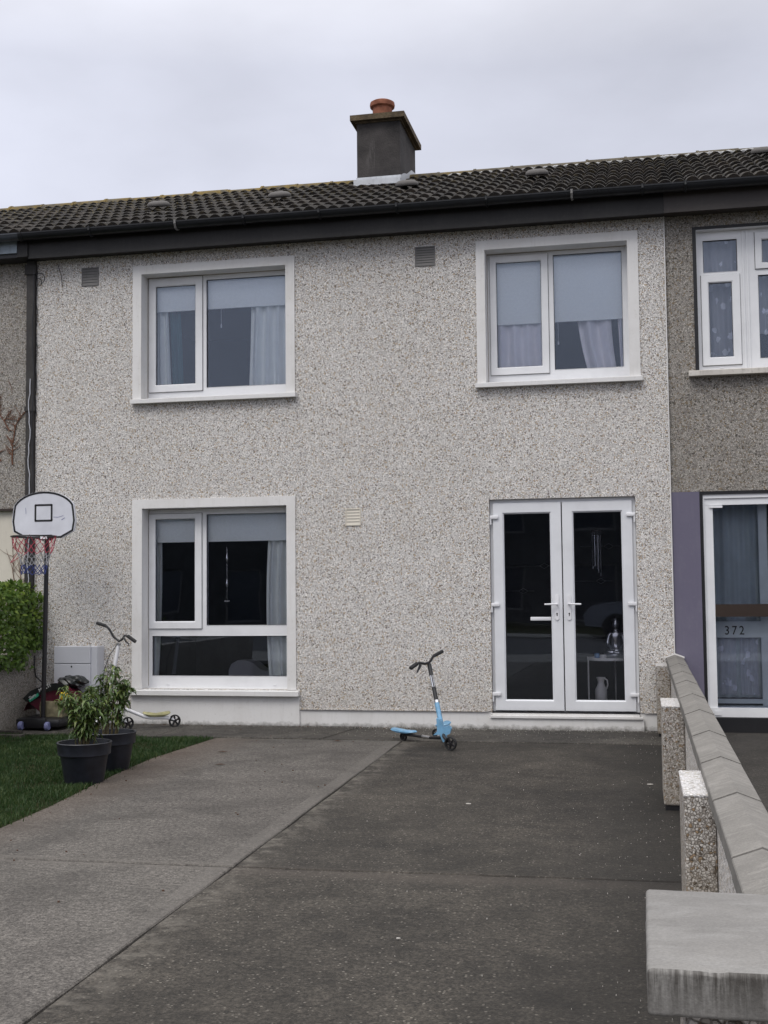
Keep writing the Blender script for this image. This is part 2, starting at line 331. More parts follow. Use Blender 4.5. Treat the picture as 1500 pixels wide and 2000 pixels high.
def mk_coping(name, c0, c1, veins=True):
    k = NT(name)
    b = k.noise(5, 6, .7); base = k.ramp(b, [(.3, c0), (.7, c1)])
    w = k.noise(4.5, 5, .62, k.mapv((1.6, 5, 1.6), (0, 0, .5)), 1.2)
    base = k.mix(k.math('MULTIPLY', k.ramp(w, [(.5, 0.), (.62, 1.)]), .35), base, tuple(q*1.45 for q in c1))
    base = k.mix(1, base, k.ramp(k.noise(160, 3, .7), [(.3, .82), (.7, 1.16)]), 'MULTIPLY')
    s = k.ramp(k.noise(24, 4, .75), [(.62, 0.), (.72, 1.)]); base = k.mix(k.math('MULTIPLY', s, .5), base, (.10, .095, .085))
    k.col(base); k.bump(k.noise(110, 4), .35, .004); return k.fin(.75, .35)
MATS['coping'] = mk_coping('grey_coping', (.14, .133, .122), (.20, .19, .175))
def mk_piercap():
    k = NT('weathered_pier_cap'); x = k.sep()
    b = k.noise(4, 6, .7); base = k.ramp(b, [(.3, (.145, .14, .133)), (.7, (.22, .212, .20))])
    w = k.noise(3.2, 5, .6, k.mapv((1.2, 4.5, 1), (0, 0, .45)), 1.0)
    base = k.mix(k.math('MULTIPLY', k.ramp(w, [(.48, 0.), (.62, 1.)]), .45), base, (.25, .244, .235))
    # run stains that hang from the arris of the front face
    col = k.noise(42, 4, .8, k.mapv((1, 0.0, 0.10)))
    top = k.ramp(x[2], [(.0, 0.), (.0, 0.)]) if False else None
    h = k.math('MULTIPLY', k.math('SUBTRACT', x[2], .842), 1/.055, True)         # 0 bottom, 1 arris
    run = k.math('MULTIPLY', k.ramp(col, [(.40, 0.), (.58, 1.)]), k.math('POWER', h, .8))
    front = k.math('LESS_THAN', x[1], 1.636)
    base = k.mix(k.math('MULTIPLY', k.math('MULTIPLY', run, front), .95), base, (.045, .040, .035))
    pits = k.ramp(k.noise(70, 3, .8), [(.68, 0.), (.74, 1.)]); base = k.mix(k.math('MULTIPLY', pits, .5), base, (.10, .09, .08))
    base = k.mix(1, base, k.ramp(k.noise(220, 3, .7), [(.3, .85), (.7, 1.13)]), 'MULTIPLY')
    k.col(base); k.bump(k.noise(150, 4), .4, .003); return k.fin(.7, .4)
MATS['piercap'] = mk_piercap()

def mk_leaf(name, c0, c1, c2, rough=.45, tr=.25):
    k = NT(name); at = k.n('ShaderNodeAttribute', attribute_name='leaf')
    k.col(k.ramp(at.outputs['Fac'], [(0, c0), (.5, c1), (1, c2)])); k.fin(rough, .4)
    t = k.t; tl = t.nodes.new('ShaderNodeBsdfTranslucent'); k.l(k.b.inputs['Base Color'].links[0].from_socket, tl.inputs['Color'])
    ms = t.nodes.new('ShaderNodeMixShader'); ms.inputs[0].default_value = tr; k.l(k.b.outputs[0], ms.inputs[1]); k.l(tl.outputs[0], ms.inputs[2]); k.l(ms.outputs[0], k.o.inputs[0])
    return k.m
MATS['leaf_hedge'] = mk_leaf('hedge_leaf', (.022, .055, .010), (.085, .155, .020), (.24, .32, .045))
MATS['leaf_pot'] = mk_leaf('pot_plant_leaf', (.035, .070, .022), (.085, .135, .035), (.18, .22, .06), .35)
MATS['grass'] = mk_leaf('grass_blade', (.014, .042, .008), (.032, .066, .016), (.10, .12, .04), .6, .3)

# ------------------------------------------------------------------ mesh builder
class MB:
    def __init__(s): s.v = []; s.f = []; s.mi = []; s.m = 0; s.at = None
    def add(s, vs, fs):
        o = len(s.v); s.v += [tuple(p) for p in vs]; s.f += [tuple(i+o for i in q) for q in fs]; s.mi += [s.m]*len(fs); return s
    def box(s, x0, x1, y0, y1, z0, z1):
        vs = [(x, y, z) for z in (z0, z1) for y in (y0, y1) for x in (x0, x1)]
        return s.add(vs, [(0, 2, 3, 1), (4, 5, 7, 6), (0, 1, 5, 4), (2, 6, 7, 3), (0, 4, 6, 2), (1, 3, 7, 5)])
    def cbox(s, x0, x1, y0, y1, z0, z1, c=.004):
        # box with chamfered edges
        bm = bmesh.new(); bmesh.ops.create_cube(bm, size=1)
        for v in bm.verts: v.co = Vector(((x0+x1)/2+v.co.x*(x1-x0), (y0+y1)/2+v.co.y*(y1-y0), (z0+z1)/2+v.co.z*(z1-z0)))
        bmesh.ops.bevel(bm, geom=bm.edges[:], offset=c, segments=2, affect='EDGES', profile=.5)
        return s.bm(bm)
    def bm(s, bm, mat=None):
        if mat is not None: bm.transform(mat)
        bm.verts.index_update()
        s.add([v.co[:] for v in bm.verts], [[v.index for v in f.verts] for f in bm.faces]); bm.free(); return s
    def tube(s, pts, r, n=8, caps=True):
        pts = [Vector(p) for p in pts]; rr = r if isinstance(r, (list, tuple)) else [r]*len(pts)
        vs = []; fs = []; prev = None
        for i, p in enumerate(pts):
            t = (pts[min(i+1, len(pts)-1)]-pts[max(i-1, 0)]).normalized()
            if prev is None: u = t.orthogonal().normalized()
            else: u = (prev-t*prev.dot(t)); u = u.normalized() if u.length > 1e-6 else t.orthogonal().normalized()
            prev = u; w = t.cross(u)
            for k in range(n):
                a = 2*math.pi*k/n; vs.append(p+(u*math.cos(a)+w*math.sin(a))*rr[i])
        for i in range(len(pts)-1):
            for k in range(n): a = i*n+k; b = i*n+(k+1) % n; fs.append((a, b, b+n, a+n))
        if caps: fs.append(tuple(range(n-1, -1, -1))); fs.append(tuple(range((len(pts)-1)*n, len(pts)*n)))
        return s.add(vs, fs)
    def lathe(s, prof, c, n=32, axis='Z', close=False):
        vs = []; fs = []
        for r, h in prof:
            for k in range(n):
                a = 2*math.pi*k/n; q = (r*math.cos(a), r*math.sin(a), h)
                if axis == 'X': q = (q[2], q[0], q[1])
                if axis == 'Y': q = (q[0], q[2], q[1])
                vs.append((c[0]+q[0], c[1]+q[1], c[2]+q[2]))
        m = len(prof)
        for i in range(m-1 if not close else m):
            for k in range(n):
                a = i*n+k; b = i*n+(k+1) % n; j = ((i+1) % m)*n; fs.append((a, b, j+(k+1) % n, j+k))
        if not close:
            if prof[0][0] > 1e-5: fs.append(tuple(range(n-1, -1, -1)))
            if prof[-1][0] > 1e-5: fs.append(tuple(range((m-1)*n, m*n)))
        return s.add(vs, fs)
    def prism(s, poly, y0, y1, axis='Y'):
        n = len(poly); vs = []
        for y in (y0, y1):
            for a, b in poly: vs.append((a, y, b) if axis == 'Y' else ((y, a, b) if axis == 'X' else (a, b, y)))
        fs = [tuple(range(n)), tuple(range(2*n-1, n-1, -1))]+[(i, i+n, (i+1) % n+n, (i+1) % n) for i in range(n)]
        return s.add(vs, fs)
    def ring(s, o, i, yf, yb, ch=0.0, hollow_back=True):
        # rectangular frame: o, i = (x0,x1,z0,z1); front at yf, back at yb; ch slopes the inner edge back
        def rc(r, y): return [(r[0], y, r[2]), (r[1], y, r[2]), (r[1], y, r[3]), (r[0], y, r[3])]
        c = min(.003, ch) if ch else .002
        of = (o[0]+c, o[1]-c, o[2]+c, o[3]-c)
        ib = (i[0]-ch, i[1]+ch, i[2]-ch, i[3]+ch)
        L = [rc(o, yb), rc(o, yf+c), rc(of, yf), rc(ib, yf), rc(i, yf+ch), rc(i, yb)]
        vs = sum(L, []); fs = []
        for a in range(6):
            b = (a+1) % 6
            for k in range(4): j = (k+1) % 4; fs.append((a*4+k, a*4+j, b*4+j, b*4+k))
        return s.add(vs, fs)
    def build(s, name, mat, parent=None, smooth=False, origin=None, flip=False):
        me = bpy.data.meshes.new(name); og = Vector(origin) if origin is not None else (Vector(root_loc(parent)) if parent else Vector((0, 0, 0)))
        me.from_pydata([(p[0]-og.x, p[1]-og.y, p[2]-og.z) for p in s.v], [], s.f)
        bm = bmesh.new(); bm.from_mesh(me); bmesh.ops.recalc_face_normals(bm, faces=bm.faces[:]) if len(s.f) < 60000 and not flip else None; bm.to_mesh(me); bm.free()
        for m in (mat if isinstance(mat, (list, tuple)) else [mat]): me.materials.append(MATS[m] if isinstance(m, str) else m)
        if len(me.polygons) == len(s.mi): me.polygons.foreach_set('material_index', s.mi)
        if smooth:
            me.polygons.foreach_set('use_smooth', [True]*len(me.polygons))
            try: me.set_sharp_from_angle(angle=math.radians(38))
            except Exception: pass
        if s.at:
            a = me.attributes.new(s.at[0], 'FLOAT', 'POINT'); a.data.foreach_set('value', s.at[1])
        ob = bpy.data.objects.new(name, me); COL.objects.link(ob)
        if parent is not None: ob.parent = parent
        else: ob.location = og
        return ob
def root_loc(o):
    l = Vector((0, 0, 0))
    while o is not None: l += o.location; o = o.parent
    return l
def thing(name, label, cat, loc, group=None):
    o = bpy.data.objects.new(name, None); o.empty_display_size = .2; COL.objects.link(o); o.location = loc; return tag(o, label, cat, group)
def tag(o, label, cat, group=None):
    o['label'] = label; o['category'] = cat
    if group: o['group'] = group
    return o
def struct(o, kind='structure', label=None):
    o['kind'] = kind
    if label: o['label'] = label
    return o
def Z(z): return z+CZ

def wall_holes(mb, x0, x1, z0, z1, y, holes, depth, rev=True):
    xs = sorted({x0, x1, *[h[0] for h in holes], *[h[1] for h in holes]}); zs = sorted({z0, z1, *[h[2] for h in holes], *[h[3] for h in holes]})
    for a, b in zip(xs, xs[1:]):
        for c, d in zip(zs, zs[1:]):
            mx_, mz_ = (a+b)/2, (c+d)/2
            if any(h[0] < mx_ < h[1] and h[2] < mz_ < h[3] for h in holes): continue
            mb.add([(a, y, c), (b, y, c), (b, y, d), (a, y, d)], [(0, 1, 2, 3)])
            mb.add([(a, y+depth, c), (b, y+depth, c), (b, y+depth, d), (a, y+depth, d)], [(3, 2, 1, 0)])
    def q(p): mb.add(p, [(0, 1, 2, 3)])
    for h in list(holes)+[(x0, x1, z0, z1)]:
        a, b, c, d = h; Y = y+depth
        q([(a, y, c), (a, Y, c), (a, Y, d), (a, y, d)]); q([(b, y, c), (b, Y, c), (b, Y, d), (b, y, d)])
        q([(a, y, c), (b, y, c), (b, Y, c), (a, Y, c)]); q([(a, y, d), (b, y, d), (b, Y, d), (a, Y, d)])

# ------------------------------------------------------------------ ground
JX = lambda y: -1.91-.0241*y
g = MB().add([(-150, -150, -.09), (150, -150, -.09), (150, 150, -.09), (-150, 150, -.09)], [(0, 1, 2, 3)]).build('ground', 'earth'); struct(g)
# bed below the joints
b_ = MB().box(-3.75, .30, 1.2, 12.0, -.07, -.022); b_.box(.36, 5, 1.2, 12.0, -.07, -.022); struct(b_.build('driveway_bed', 'gap'))
def slab(mb, pts, z=0.0, c=.006):
    # polygon slab with a small arris
    n = len(pts); cx = sum(p[0] for p in pts)/n; cy = sum(p[1] for p in pts)/n
    ins = []
    for i in range(n):
        p0, p1, p2 = Vector(pts[i-1]), Vector(pts[i]), Vector(pts[(i+1) % n])
        e1 = (p1-p0).normalized(); e2 = (p2-p1).normalized(); n1 = Vector((-e1.y, e1.x)); n2 = Vector((-e2.y, e2.x)); m_ = (n1+n2); m_ = m_/max(.3, m_.dot(n1))
        ins.append(p1+m_*c)
    vs = [(p[0], p[1], z-.06) for p in pts]+[(p[0], p[1], z-c) for p in pts]+[(p.x, p.y, z) for p in ins]
    fs = [(i, (i+1) % n, n+(i+1) % n, n+i) for i in range(n)]+[(n+i, n+(i+1) % n, 2*n+(i+1) % n, 2*n+i) for i in range(n)]+[tuple(range(2*n, 3*n))]
    mb.add(vs, fs)
def wob(pa, pb, n=14, a=.006):
    return [(pa[0]+(pb[0]-pa[0])*i/n+(random.uniform(-a, a) if 0 < i < n else 0), pa[1]+(pb[1]-pa[1])*i/n+(random.uniform(-a, a) if 0 < i < n else 0)) for i in range(n+1)]
G = .006
edge = [(-3.972, 11.0), (-4.0, 10.3), (-4.03, 9.6), (-3.99, 9.0), (-3.94, 8.5), (-3.87, 7.9), (-3.81, 7.4), (-3.76, 6.7), (-3.72, 5.93+G)]
ml = MB()
slab(ml, [(-3.72, 5.93+G), (JX(5.93)-G, 5.95+G)]+wob((JX(6)-G, 6.0), (JX(10.9)-G, 10.9))+[(JX(11)-G, 11.0)]+edge[:-1])
slab(ml, [(-3.9, 1.2), (JX(1.2)-G, 1.2)]+wob((JX(1.3)-G, 1.3), (JX(5.8)-G, 5.8))+[(JX(5.93)-G, 5.93-G), (-3.72, 5.92-G), (-3.8, 4)])
struct(ml.build('driveway', 'conc_l'))
mr = MB()
slab(mr, [(JX(5.93)+G, 5.95+.003)]+wob((-1.9, 5.952), (.2, 5.995))+[(.29, 5.997), (.29, 11.0), (JX(11)+G, 11.0)]+wob((JX(10.9)+G, 10.9), (JX(6.05)+G, 6.05)), z=-.001)
slab(mr, [(JX(1.2)+G, 1.2), (.29, 1.2), (.29, 5.99)]+wob((.2, 5.985), (-1.9, 5.942))+[(JX(5.93)+G, 5.945)]+wob((JX(5.8)+G, 5.8), (JX(1.3)+G, 1.3)), z=-.003)
struct(mr.build('driveway', 'conc_r'))
mp_ = MB()
slab(mp_, [(-6.3, 11.02), (-4.6, 11.02), (-4.6, 12.03), (-6.3, 12.03)], z=.006); slab(mp_, [(-4.588, 11.02), (-2.95, 11.02), (-2.80, 12.03), (-4.588, 12.03)], z=.007)
slab(mp_, [(-2.938, 11.02), (.29, 11.02), (.29, 12.03), (-2.788, 12.03)], z=.004)
struct(mp_.build('path', 'conc_path'))
mn = MB(); slab(mn, [(.37, 1.2), (6, 1.2), (6, 12.03), (.37, 12.03)], z=0.0); struct(mn.build('neighbour_path', 'conc_n'))
struct(MB().box(-20, 20, -1.6, 1.2, -.08, -.01).build('pavement', 'farconc')); struct(MB().box(-60, 60, -9.5, -1.6, -.085, -.05).build('road', 'asphalt'))
struct(MB().box(-20, 20, -11.5, -9.5, -.08, -.01).build('pavement', 'farconc'))
ld = MB()
NX, NY = 40, 80
for j in range(NY+1):
    for i in range(NX+1):
        x = -7.5+i*3.9/NX; y = 3+j*8.02/NY
        ld.v.append((x, y, (-.012+.012*math.sin(x*3.1)*math.sin(y*2.3)+random.uniform(0, .006)) if x < -4.08 else -.045))
for j in range(NY):
    for i in range(NX): a = j*(NX+1)+i; ld.f.append((a, a+1, a+NX+2, a+NX+1)); ld.mi.append(0)
struct(ld.build('lawn_soil', 'earth', smooth=True))

# ------------------------------------------------------------------ roof helpers
SL, YE, ZE = .4406, 11.70, 3.828           # slope, eave line (camera relative height)
def roofz(y): return ZE+(y-YE)*SL
YR = 14.45
def tiles(x0, x1):
    mb = MB(); vals = []; ca = math.cos(math.atan(SL)); sa = math.sin(math.atan(SL)); per = .126
    n = int(round((x1-x0)/per*8)); xs = [x0+(x1-x0)*i/n for i in range(n+1)]
    L = (YR-.13-YE)/ca; gz = .335; K = int(L/gz)+1; rows = []
    jit = {}
    for k in range(K):
        for (s, off) in ((min(k*gz, L), -.036), (min(k*gz, L), .006), (min(k*gz+.012, L), .010), (min((k+1)*gz, L), -.024)): rows.append((k, s, off))
    for (k, s, off) in rows:
        for x in xs:
            ph = x/per; t = (ph % 1.0); tile = math.floor(ph/2)
            if (tile, k) not in jit: jit[(tile, k)] = (random.uniform(-.003, .003), random.random())
            h = .042*max(0, math.sin(math.pi*t))**.7 if t < 1 else 0
            j = jit[(tile, k)]
            o = h+off+j[0]*1.6+(j[1]-.5)*.008; ss = s+j[0]
            mb.v.append((x, YE+ss*ca-o*sa, Z(ZE+ss*sa+o*ca))); vals.append(j[1])
    w = n+1
    for r in range(len(rows)-1):
        for i in range(n): a = r*w+i; mb.f.append((a, a+1, a+w+1, a+w)); mb.mi.append(0)
    mb.at = ('tile', vals); return mb
def ridge(x0, x1):
    mb = MB(); x = x0; r = .125
    while x < x1-.01:
        e_ = min(x+.45, x1); dz = random.uniform(-.006, .008); rr = r+random.uniform(-.003, .003)
        n = 10; vs = []
        for (xx, q) in ((x, rr+.008), (x+.03, rr+.008), (x+.031, rr), (e_, rr-.002)):
            for k in range(n+1):
                a = math.pi*(-.08+1.16*k/n); vs.append((xx, YR-math.cos(a)*q, Z(roofz(YR)-.085+dz)+math.sin(a)*q))
        fs = []
        for i in range(3):
            for k in range(n): a = i*(n+1)+k; fs.append((a, a+1, a+n+2, a+n+1))
        mb.add(vs, fs); x = e_
    return mb
def gutter(x0, x1, r=.056):
    mb = MB(); n = 12; yc, zc = 11.70, Z(3.812); sec = []
    for k in range(n+1):
        a = math.pi+math.pi*k/n; sec.append((yc+math.cos(a)*r, zc+math.sin(a)*r*1.15))
    sec2 = [(yc+(p[0]-yc)*.9, zc+(p[1]-zc)*.9) for p in reversed(sec)]
    poly = [(sec[0][0]-.006, zc-.010), (sec[0][0]-.006, zc+.006)]+[(sec[0][0], zc+.006)]+sec+sec2
    poly = [(sec[0][0]-.006, zc+.008), (sec[0][0]-.006, zc-.006)]+sec+sec2
    mb.prism(poly, x0, x1, 'X'); return mb

def eaves(house, x0, x1, fm, gm, fy=11.805, brackets=()):
    f = MB().box(x0, x1, fy, fy+.02, Z(3.578), Z(3.86)); f.build('fascia', fm, house)
    MB().box(x0, x1, fy+.021, 12.03, Z(3.600), Z(3.612)).build('soffit', fm, house)
    gt = gutter(x0, x1).build('gutter', gm, house, smooth=True)
    for bx in brackets:
        m = MB(); m.tube([(bx, 11.64, Z(3.815)), (bx, 11.636, Z(3.79)), (bx, 11.66, Z(3.752)), (bx, 11.70, Z(3.742)), (bx, 11.75, Z(3.76))], .012, 6); m.box(bx-.012, bx+.012, 11.63, 11.68, Z(3.815), Z(3.828))
        m.build('gutter_clip', 'vent_dark' if bx in (-4.64, -.57) else gm, gt)

# ------------------------------------------------------------------ window builder
def pane(x0, x1, z0, z1, y, parent):
    p = MB().box(x0-.01, x1+.01, y, y+.006, Z(z0-.01), Z(z1+.01)).build('pane', 'glass', parent)
    return p
def bead(mb, r, y, w=.006):
    mb.ring((r[0]-.001, r[1]+.001, Z(r[2]-.001), Z(r[3]+.001)), (r[0]+w*.6, r[1]-w*.6, Z(r[2]+w*.6), Z(r[3]-w*.6)), y, y+.01)

H = (-6.38, 12.0)
house = thing('terraced_house', 'white pebbledashed house with French doors, seen in full between its two neighbours', 'house', (-3.0, 12.0, 0))
HX0, HX1 = -6.38, .298
UL = (-5.16, -3.551, Z(2.031), Z(3.378)); UR = (-1.472, -.057, Z(2.037), Z(3.393)); LL = (-5.147, -3.552, Z(-1.03), Z(.866)); DR = (-1.462, -.036, Z(-1.40), Z(.866))
w = MB()
wall_holes(w, HX0, HX1, Z(-1.225), Z(3.82), 12.0, [UL, UR, LL, (DR[0], DR[1], Z(-1.225), DR[3])], .27)
w.build('wall', 'pebble', house)
# smooth painted plinth, set back behind the dash, and the panel below the lower window
p = MB()
p.box(HX0+.01, -5.262, 12.018, 12.27, -.02, Z(-1.229)); p.box(-5.262, -3.43, 11.992, 12.27, -.02, Z(-1.094)); p.box(-3.43, -1.462, 12.012, 12.27, -.02, Z(-1.229))
p.build('plinth', 'paint_base', house); MB().box(-.036, HX1-.01, 12.012, 12.27, -.02, Z(-1.229)).build('plinth', 'paint_base', house)
for a_, b_2 in ((HX0, -5.27), (-3.425, -1.5), (.005, .29)): MB().box(a_, b_2, 11.992, 12.0, Z(-1.228), Z(-1.216)).build('render_bead', 'pebble', house)
MB().box(HX1-.004, HX1+.006, 11.985, 12.0, Z(-1.22), Z(3.6)).build('render_bead', 'paint', house)

def window(rect, band, sill, yf, parts, parent, bandmat='paint', name='window', sillout=.055, bandw=.095, framemat='upvc'):
    """parts: list of (outer or None, glass) rects in camera relative heights"""
    x0, x1, z0, z1 = rect
    wp = bpy.data.objects.new(name, None); wp.empty_display_size = .1; COL.objects.link(wp); wp.parent = parent; wp.location = Vector((x0, 12.0, z0))-root_loc(parent)
    # surround band with plastered reveals
    if band:
        m = MB(); bx0, bx1, bz0, bz1 = band; yb = 11.986
        m.box(bx0, x0, yb, 12.0, Z(bz0), Z(bz1)); m.box(x1, bx1, yb, 12.0, Z(bz0), Z(bz1)); m.box(x0, x1, yb, 12.0, z1, Z(bz1))
        m.box(x0, x0+.004, yb, yf+.01, z0, z1); m.box(x1-.004, x1, yb, yf+.01, z0, z1); m.box(x0+.004, x1-.004, yb, yf+.01, z1-.004, z1)
        m.build('surround', bandmat, wp)
    m = MB(); s0, s1, sz0, sz1 = sill
    m.add([(s0, 11.985-sillout, Z(sz0)), (s1, 11.985-sillout, Z(sz0)), (s1, 11.985-sillout, Z(sz1)-.006), (s0, 11.985-sillout, Z(sz1)-.006), (s0, 11.985-sillout+.008, Z(sz1)), (s1, 11.985-sillout+.008, Z(sz1)), (s0, yf, Z(sz1)+.012), (s1, yf, Z(sz1)+.012), (s0, yf, Z(sz0)), (s1, yf, Z(sz0))],
          [(0, 1, 2, 3), (3, 2, 5, 4), (4, 5, 7, 6), (0, 8, 9, 1), (0, 3, 4, 6, 8), (1, 9, 7, 5, 2)])
    m.build('sill', 'paint_sill' if bandmat != 'blackpaint' else 'paint_old', wp)
    if band:
        m = MB(); m.box(x0+.004, x0+.0085, yf-.003, yf, z0+.02, z1-.006); m.box(x0+.0085, x1-.004, yf-.003, yf, z1-.010, z1-.0042); m.build('sealant', 'sealant', wp)
    # fixed outer frame = plate with a hole per light
    holes = []
    for o, gl in parts:
        r = gl if o is None else (o[0]+.02, o[1]-.02, o[2]+.02, o[3]-.02)
        holes.append((max(r[0], x0+.03), min(r[1], x1-.03), Z(r[2]), Z(r[3])))
    m = MB(); wall_holes(m, x0+.004, x1-.004, z0+.004, z1-.004, yf, holes, .06); m.build('frame', framemat, wp)
    bd = MB(); tr = MB()
    for o, gl in parts:
        if o is None:
            pane(gl[0], gl[1], gl[2], gl[3], yf+.022, wp)
            tr.ring((gl[0]-.004, gl[1]+.004, Z(gl[2]-.004), Z(gl[3]+.004)), (gl[0]+.0, gl[1]-.0, Z(gl[2]), Z(gl[3])), yf-.003, yf+.012, .003)
            bd.ring((gl[0]-.0, gl[1]+.0, Z(gl[2]), Z(gl[3])), (gl[0]+.004, gl[1]-.004, Z(gl[2]+.004), Z(gl[3]-.004)), yf+.014, yf+.021)
        else:
            c = MB(); c.ring((o[0], o[1], Z(o[2]), Z(o[3])), (gl[0], gl[1], Z(gl[2]), Z(gl[3])), yf-.018, yf+.03, .010); c.build('casement', framemat, wp)
            pane(gl[0], gl[1], gl[2], gl[3], yf+.008, wp)
            bd.ring((gl[0], gl[1], Z(gl[2]), Z(gl[3])), (gl[0]+.004, gl[1]-.004, Z(gl[2]+.004), Z(gl[3]-.004)), yf+.0, yf+.0075)
            bd.ring((o[0]-.004, o[1]+.004, Z(o[2]-.004), Z(o[3]+.004)), (o[0]+.006, o[1]-.006, Z(o[2]+.006), Z(o[3]-.006)), yf-.0045, yf-.001)
    bd.build('gasket', 'gasket', wp); tr.build('glazing_bead', framemat, wp)
    for fx in (.14, .88):
        xx = x0+(x1-x0)*fx; MB().cbox(xx-.018, xx+.018, yf-.008, yf+.002, z0+.030, z0+.042, .003).build('drain_cap', framemat, wp)
    return wp
wUL = window(UL, (-5.255, -3.457, 2.031, 3.467), (-5.257, -3.438, 1.977, 2.022), 12.17,
    [((-5.138, -4.531, 2.123, 3.362), (-5.062, -4.612, 2.202, 3.272)), (None, (-4.488, -3.606, 2.154, 3.318))], house)
wUR = window(UR, (-1.557, .044, 2.037, 3.483), (-1.573, .062, 1.987, 2.032), 12.18,
    [((-1.440, -.850, 2.140, 3.362), (-1.374, -.922, 2.217, 3.293)), (None, (-.797, -.118, 2.172, 3.342))], house)
wLL = window(LL, (-5.255, -3.462, -1.03, .957), (-5.272, -3.426, -1.090, -1.038), 12.17,
    [((-5.135, -4.541, -.409, .812), (-5.064, -4.620, -.331, .754)), (None, (-4.490, -3.612, -.375, .797)), (None, (-5.098, -3.615, -.905, -.486))], house)

# French doors
dr = bpy.data.objects.new('french_door', None); COL.objects.link(dr); dr.parent = house; dr.location = Vector((-1.46, 12.0, 0))-house.location
YD = 12.05
m = MB(); m.ring((DR[0]+.002, DR[1]-.002, Z(-1.24), DR[3]-.002), (DR[0]+.05, DR[1]-.05, Z(-1.20), DR[3]-.06), YD, YD+.07); m.build('door_frame', 'upvc_door', dr)
m = MB(); m.box(-1.49, .0, 11.975, 12.26, -.02, Z(-1.285)); m.box(-1.478, -.012, 11.955, 12.0, Z(-1.283), Z(-1.262)); m.box(-1.458, -.04, 11.99, 12.26, Z(-1.284), Z(-1.2405)); m.build('threshold', 'paint_base', dr)
for sd_, (o, gl) in enumerate((((-1.430, -.7575, -1.217, .828), (-1.322, -.868, -1.11, .72)), ((-.7465, -.070, -1.217, .828), (-.638, -.177, -1.11, .72)))):
    m = MB(); m.ring((o[0], o[1], Z(o[2]), Z(o[3])), (gl[0], gl[1], Z(gl[2]), Z(gl[3])), YD-.022, YD+.05, .014)
    m.build('door_leaf', 'upvc_door', dr)
    pane(gl[0], gl[1], gl[2], gl[3], YD+.012, dr)
    m = MB(); m.ring((gl[0], gl[1], Z(gl[2]), Z(gl[3])), (gl[0]+.005, gl[1]-.005, Z(gl[2]+.005), Z(gl[3]-.005)), YD, YD+.011); m.build('gasket', 'gasket', dr)
    hx = -.812 if sd_ == 0 else -.693; sg = -1 if sd_ == 0 else 1; yy = YD-.022
    m = MB()
    pr = [(hx+.018*math.cos(a), Z(-.10)+.018*math.sin(a)) for a in [math.pi*i/8 for i in range(9)]]+[(hx+.018*math.cos(a), Z(-.315)+.018*math.sin(a)) for a in [math.pi+math.pi*i/8 for i in range(9)]]
    m.prism(pr, yy-.010, yy+.001); m.tube([(hx, yy, Z(-.175)), (hx, yy-.045, Z(-.175)), (hx+sg*.02, yy-.052, Z(-.175)), (hx+sg*.118, yy-.05, Z(-.178))], [.010, .010, .010, .0085], 8)
    m.build('handle', 'white', dr, smooth=True)
    m = MB(); m.lathe([(.007, 0), (.007, .003)], (hx, yy-.0135, Z(-.268)), 12, 'Y'); m.box(hx-.0035, hx+.0035, yy-.0132, yy-.0105, Z(-.292), Z(-.268)); m.build('keyhole', 'blackink', dr)
    hgx = o[0] if sd_ == 0 else o[1]
    for hz in (.69, -.178, -1.055):
        m = MB(); m.cbox(min(hgx-sg*.02, hgx+sg*-.0)-.0 if False else hgx-.055 if sd_ else hgx-.03, hgx+.03 if sd_ else hgx+.055, yy-.022, yy-.001, Z(hz)-.018, Z(hz)+.018, .006)
        bx = hgx+.022 if sd_ else hgx-.022
        m.tube([(bx, yy-.010, Z(hz)-.075), (bx, yy-.010, Z(hz)-.015)], .0095, 10); m.build('hinge', 'white', dr, smooth=True)
m = MB(); m.box(-.7565, -.7475, YD+.0, YD+.02, Z(-1.217), Z(.828)); m.build('meeting_gap', 'gasket', dr)
m = MB(); m.cbox(-1.075, -.869, YD+.001, YD+.008, Z(-.337), Z(-.302), .003); m.box(-1.06, -.885, YD-.001, YD+.0012, Z(-.328), Z(-.311)); m.build('letter_plate', 'white', dr)

# vents, meter box
def louvre(x0, x1, z0, z1, mat, nsl, name='air_vent'):
    m = MB(); m.ring((x0, x1, Z(z0), Z(z1)), (x0+.012, x1-.012, Z(z0+.012), Z(z1-.012)), 11.99, 12.0)
    v_ = m.build(name, mat, house); m = MB(); h = (z1-z0-.024)/nsl
    for i in range(nsl):
        z_ = Z(z0+.012+i*h); m.add([(x0+.012, 11.992, z_), (x1-.012, 11.992, z_), (x1-.012, 11.9985, z_+h*.86), (x0+.012, 11.9985, z_+h*.86), (x0+.012, 11.9985, z_), (x1-.012, 11.9985, z_)], [(0, 1, 2, 3), (0, 4, 5, 1)])
    m.build('slats', mat, v_)
    MB().box(x0+.012, x1-.012, 11.9988, 11.9995, Z(z0+.012), Z(z1-.012)).build('backing', 'blackink', v_)
louvre(-5.85, -5.652, 3.287, 3.489, 'vent_dark', 6); louvre(-2.181, -1.972, 3.265, 3.468, 'vent_dark', 7); louvre(-2.932, -2.771, .634, .811, 'vent_cream', 5)
mt = thing('meter_box', 'pale grey meter cabinet fixed low on the white wall, behind the potted shrubs', 'meter box', (-5.8, 11.9, .3))
m = MB(); m.cbox(-6.045, -5.57, 11.83, 12.0, .22, Z(-.58), .006); m.build('cabinet', 'meter', mt)
m = MB(); m.cbox(-6.05, -5.64, 11.812, 11.832, Z(-.757), Z(-.578), .005); m.cbox(-6.05, -5.64, 11.812, 11.832, .215, Z(-.763), .005); m.build('door', 'meter', mt)
MB().lathe([(.009, -.003), (.009, .003)], (-5.85, 11.811, Z(-.79)), 12, 'Y').build('lock', 'blackink', mt)

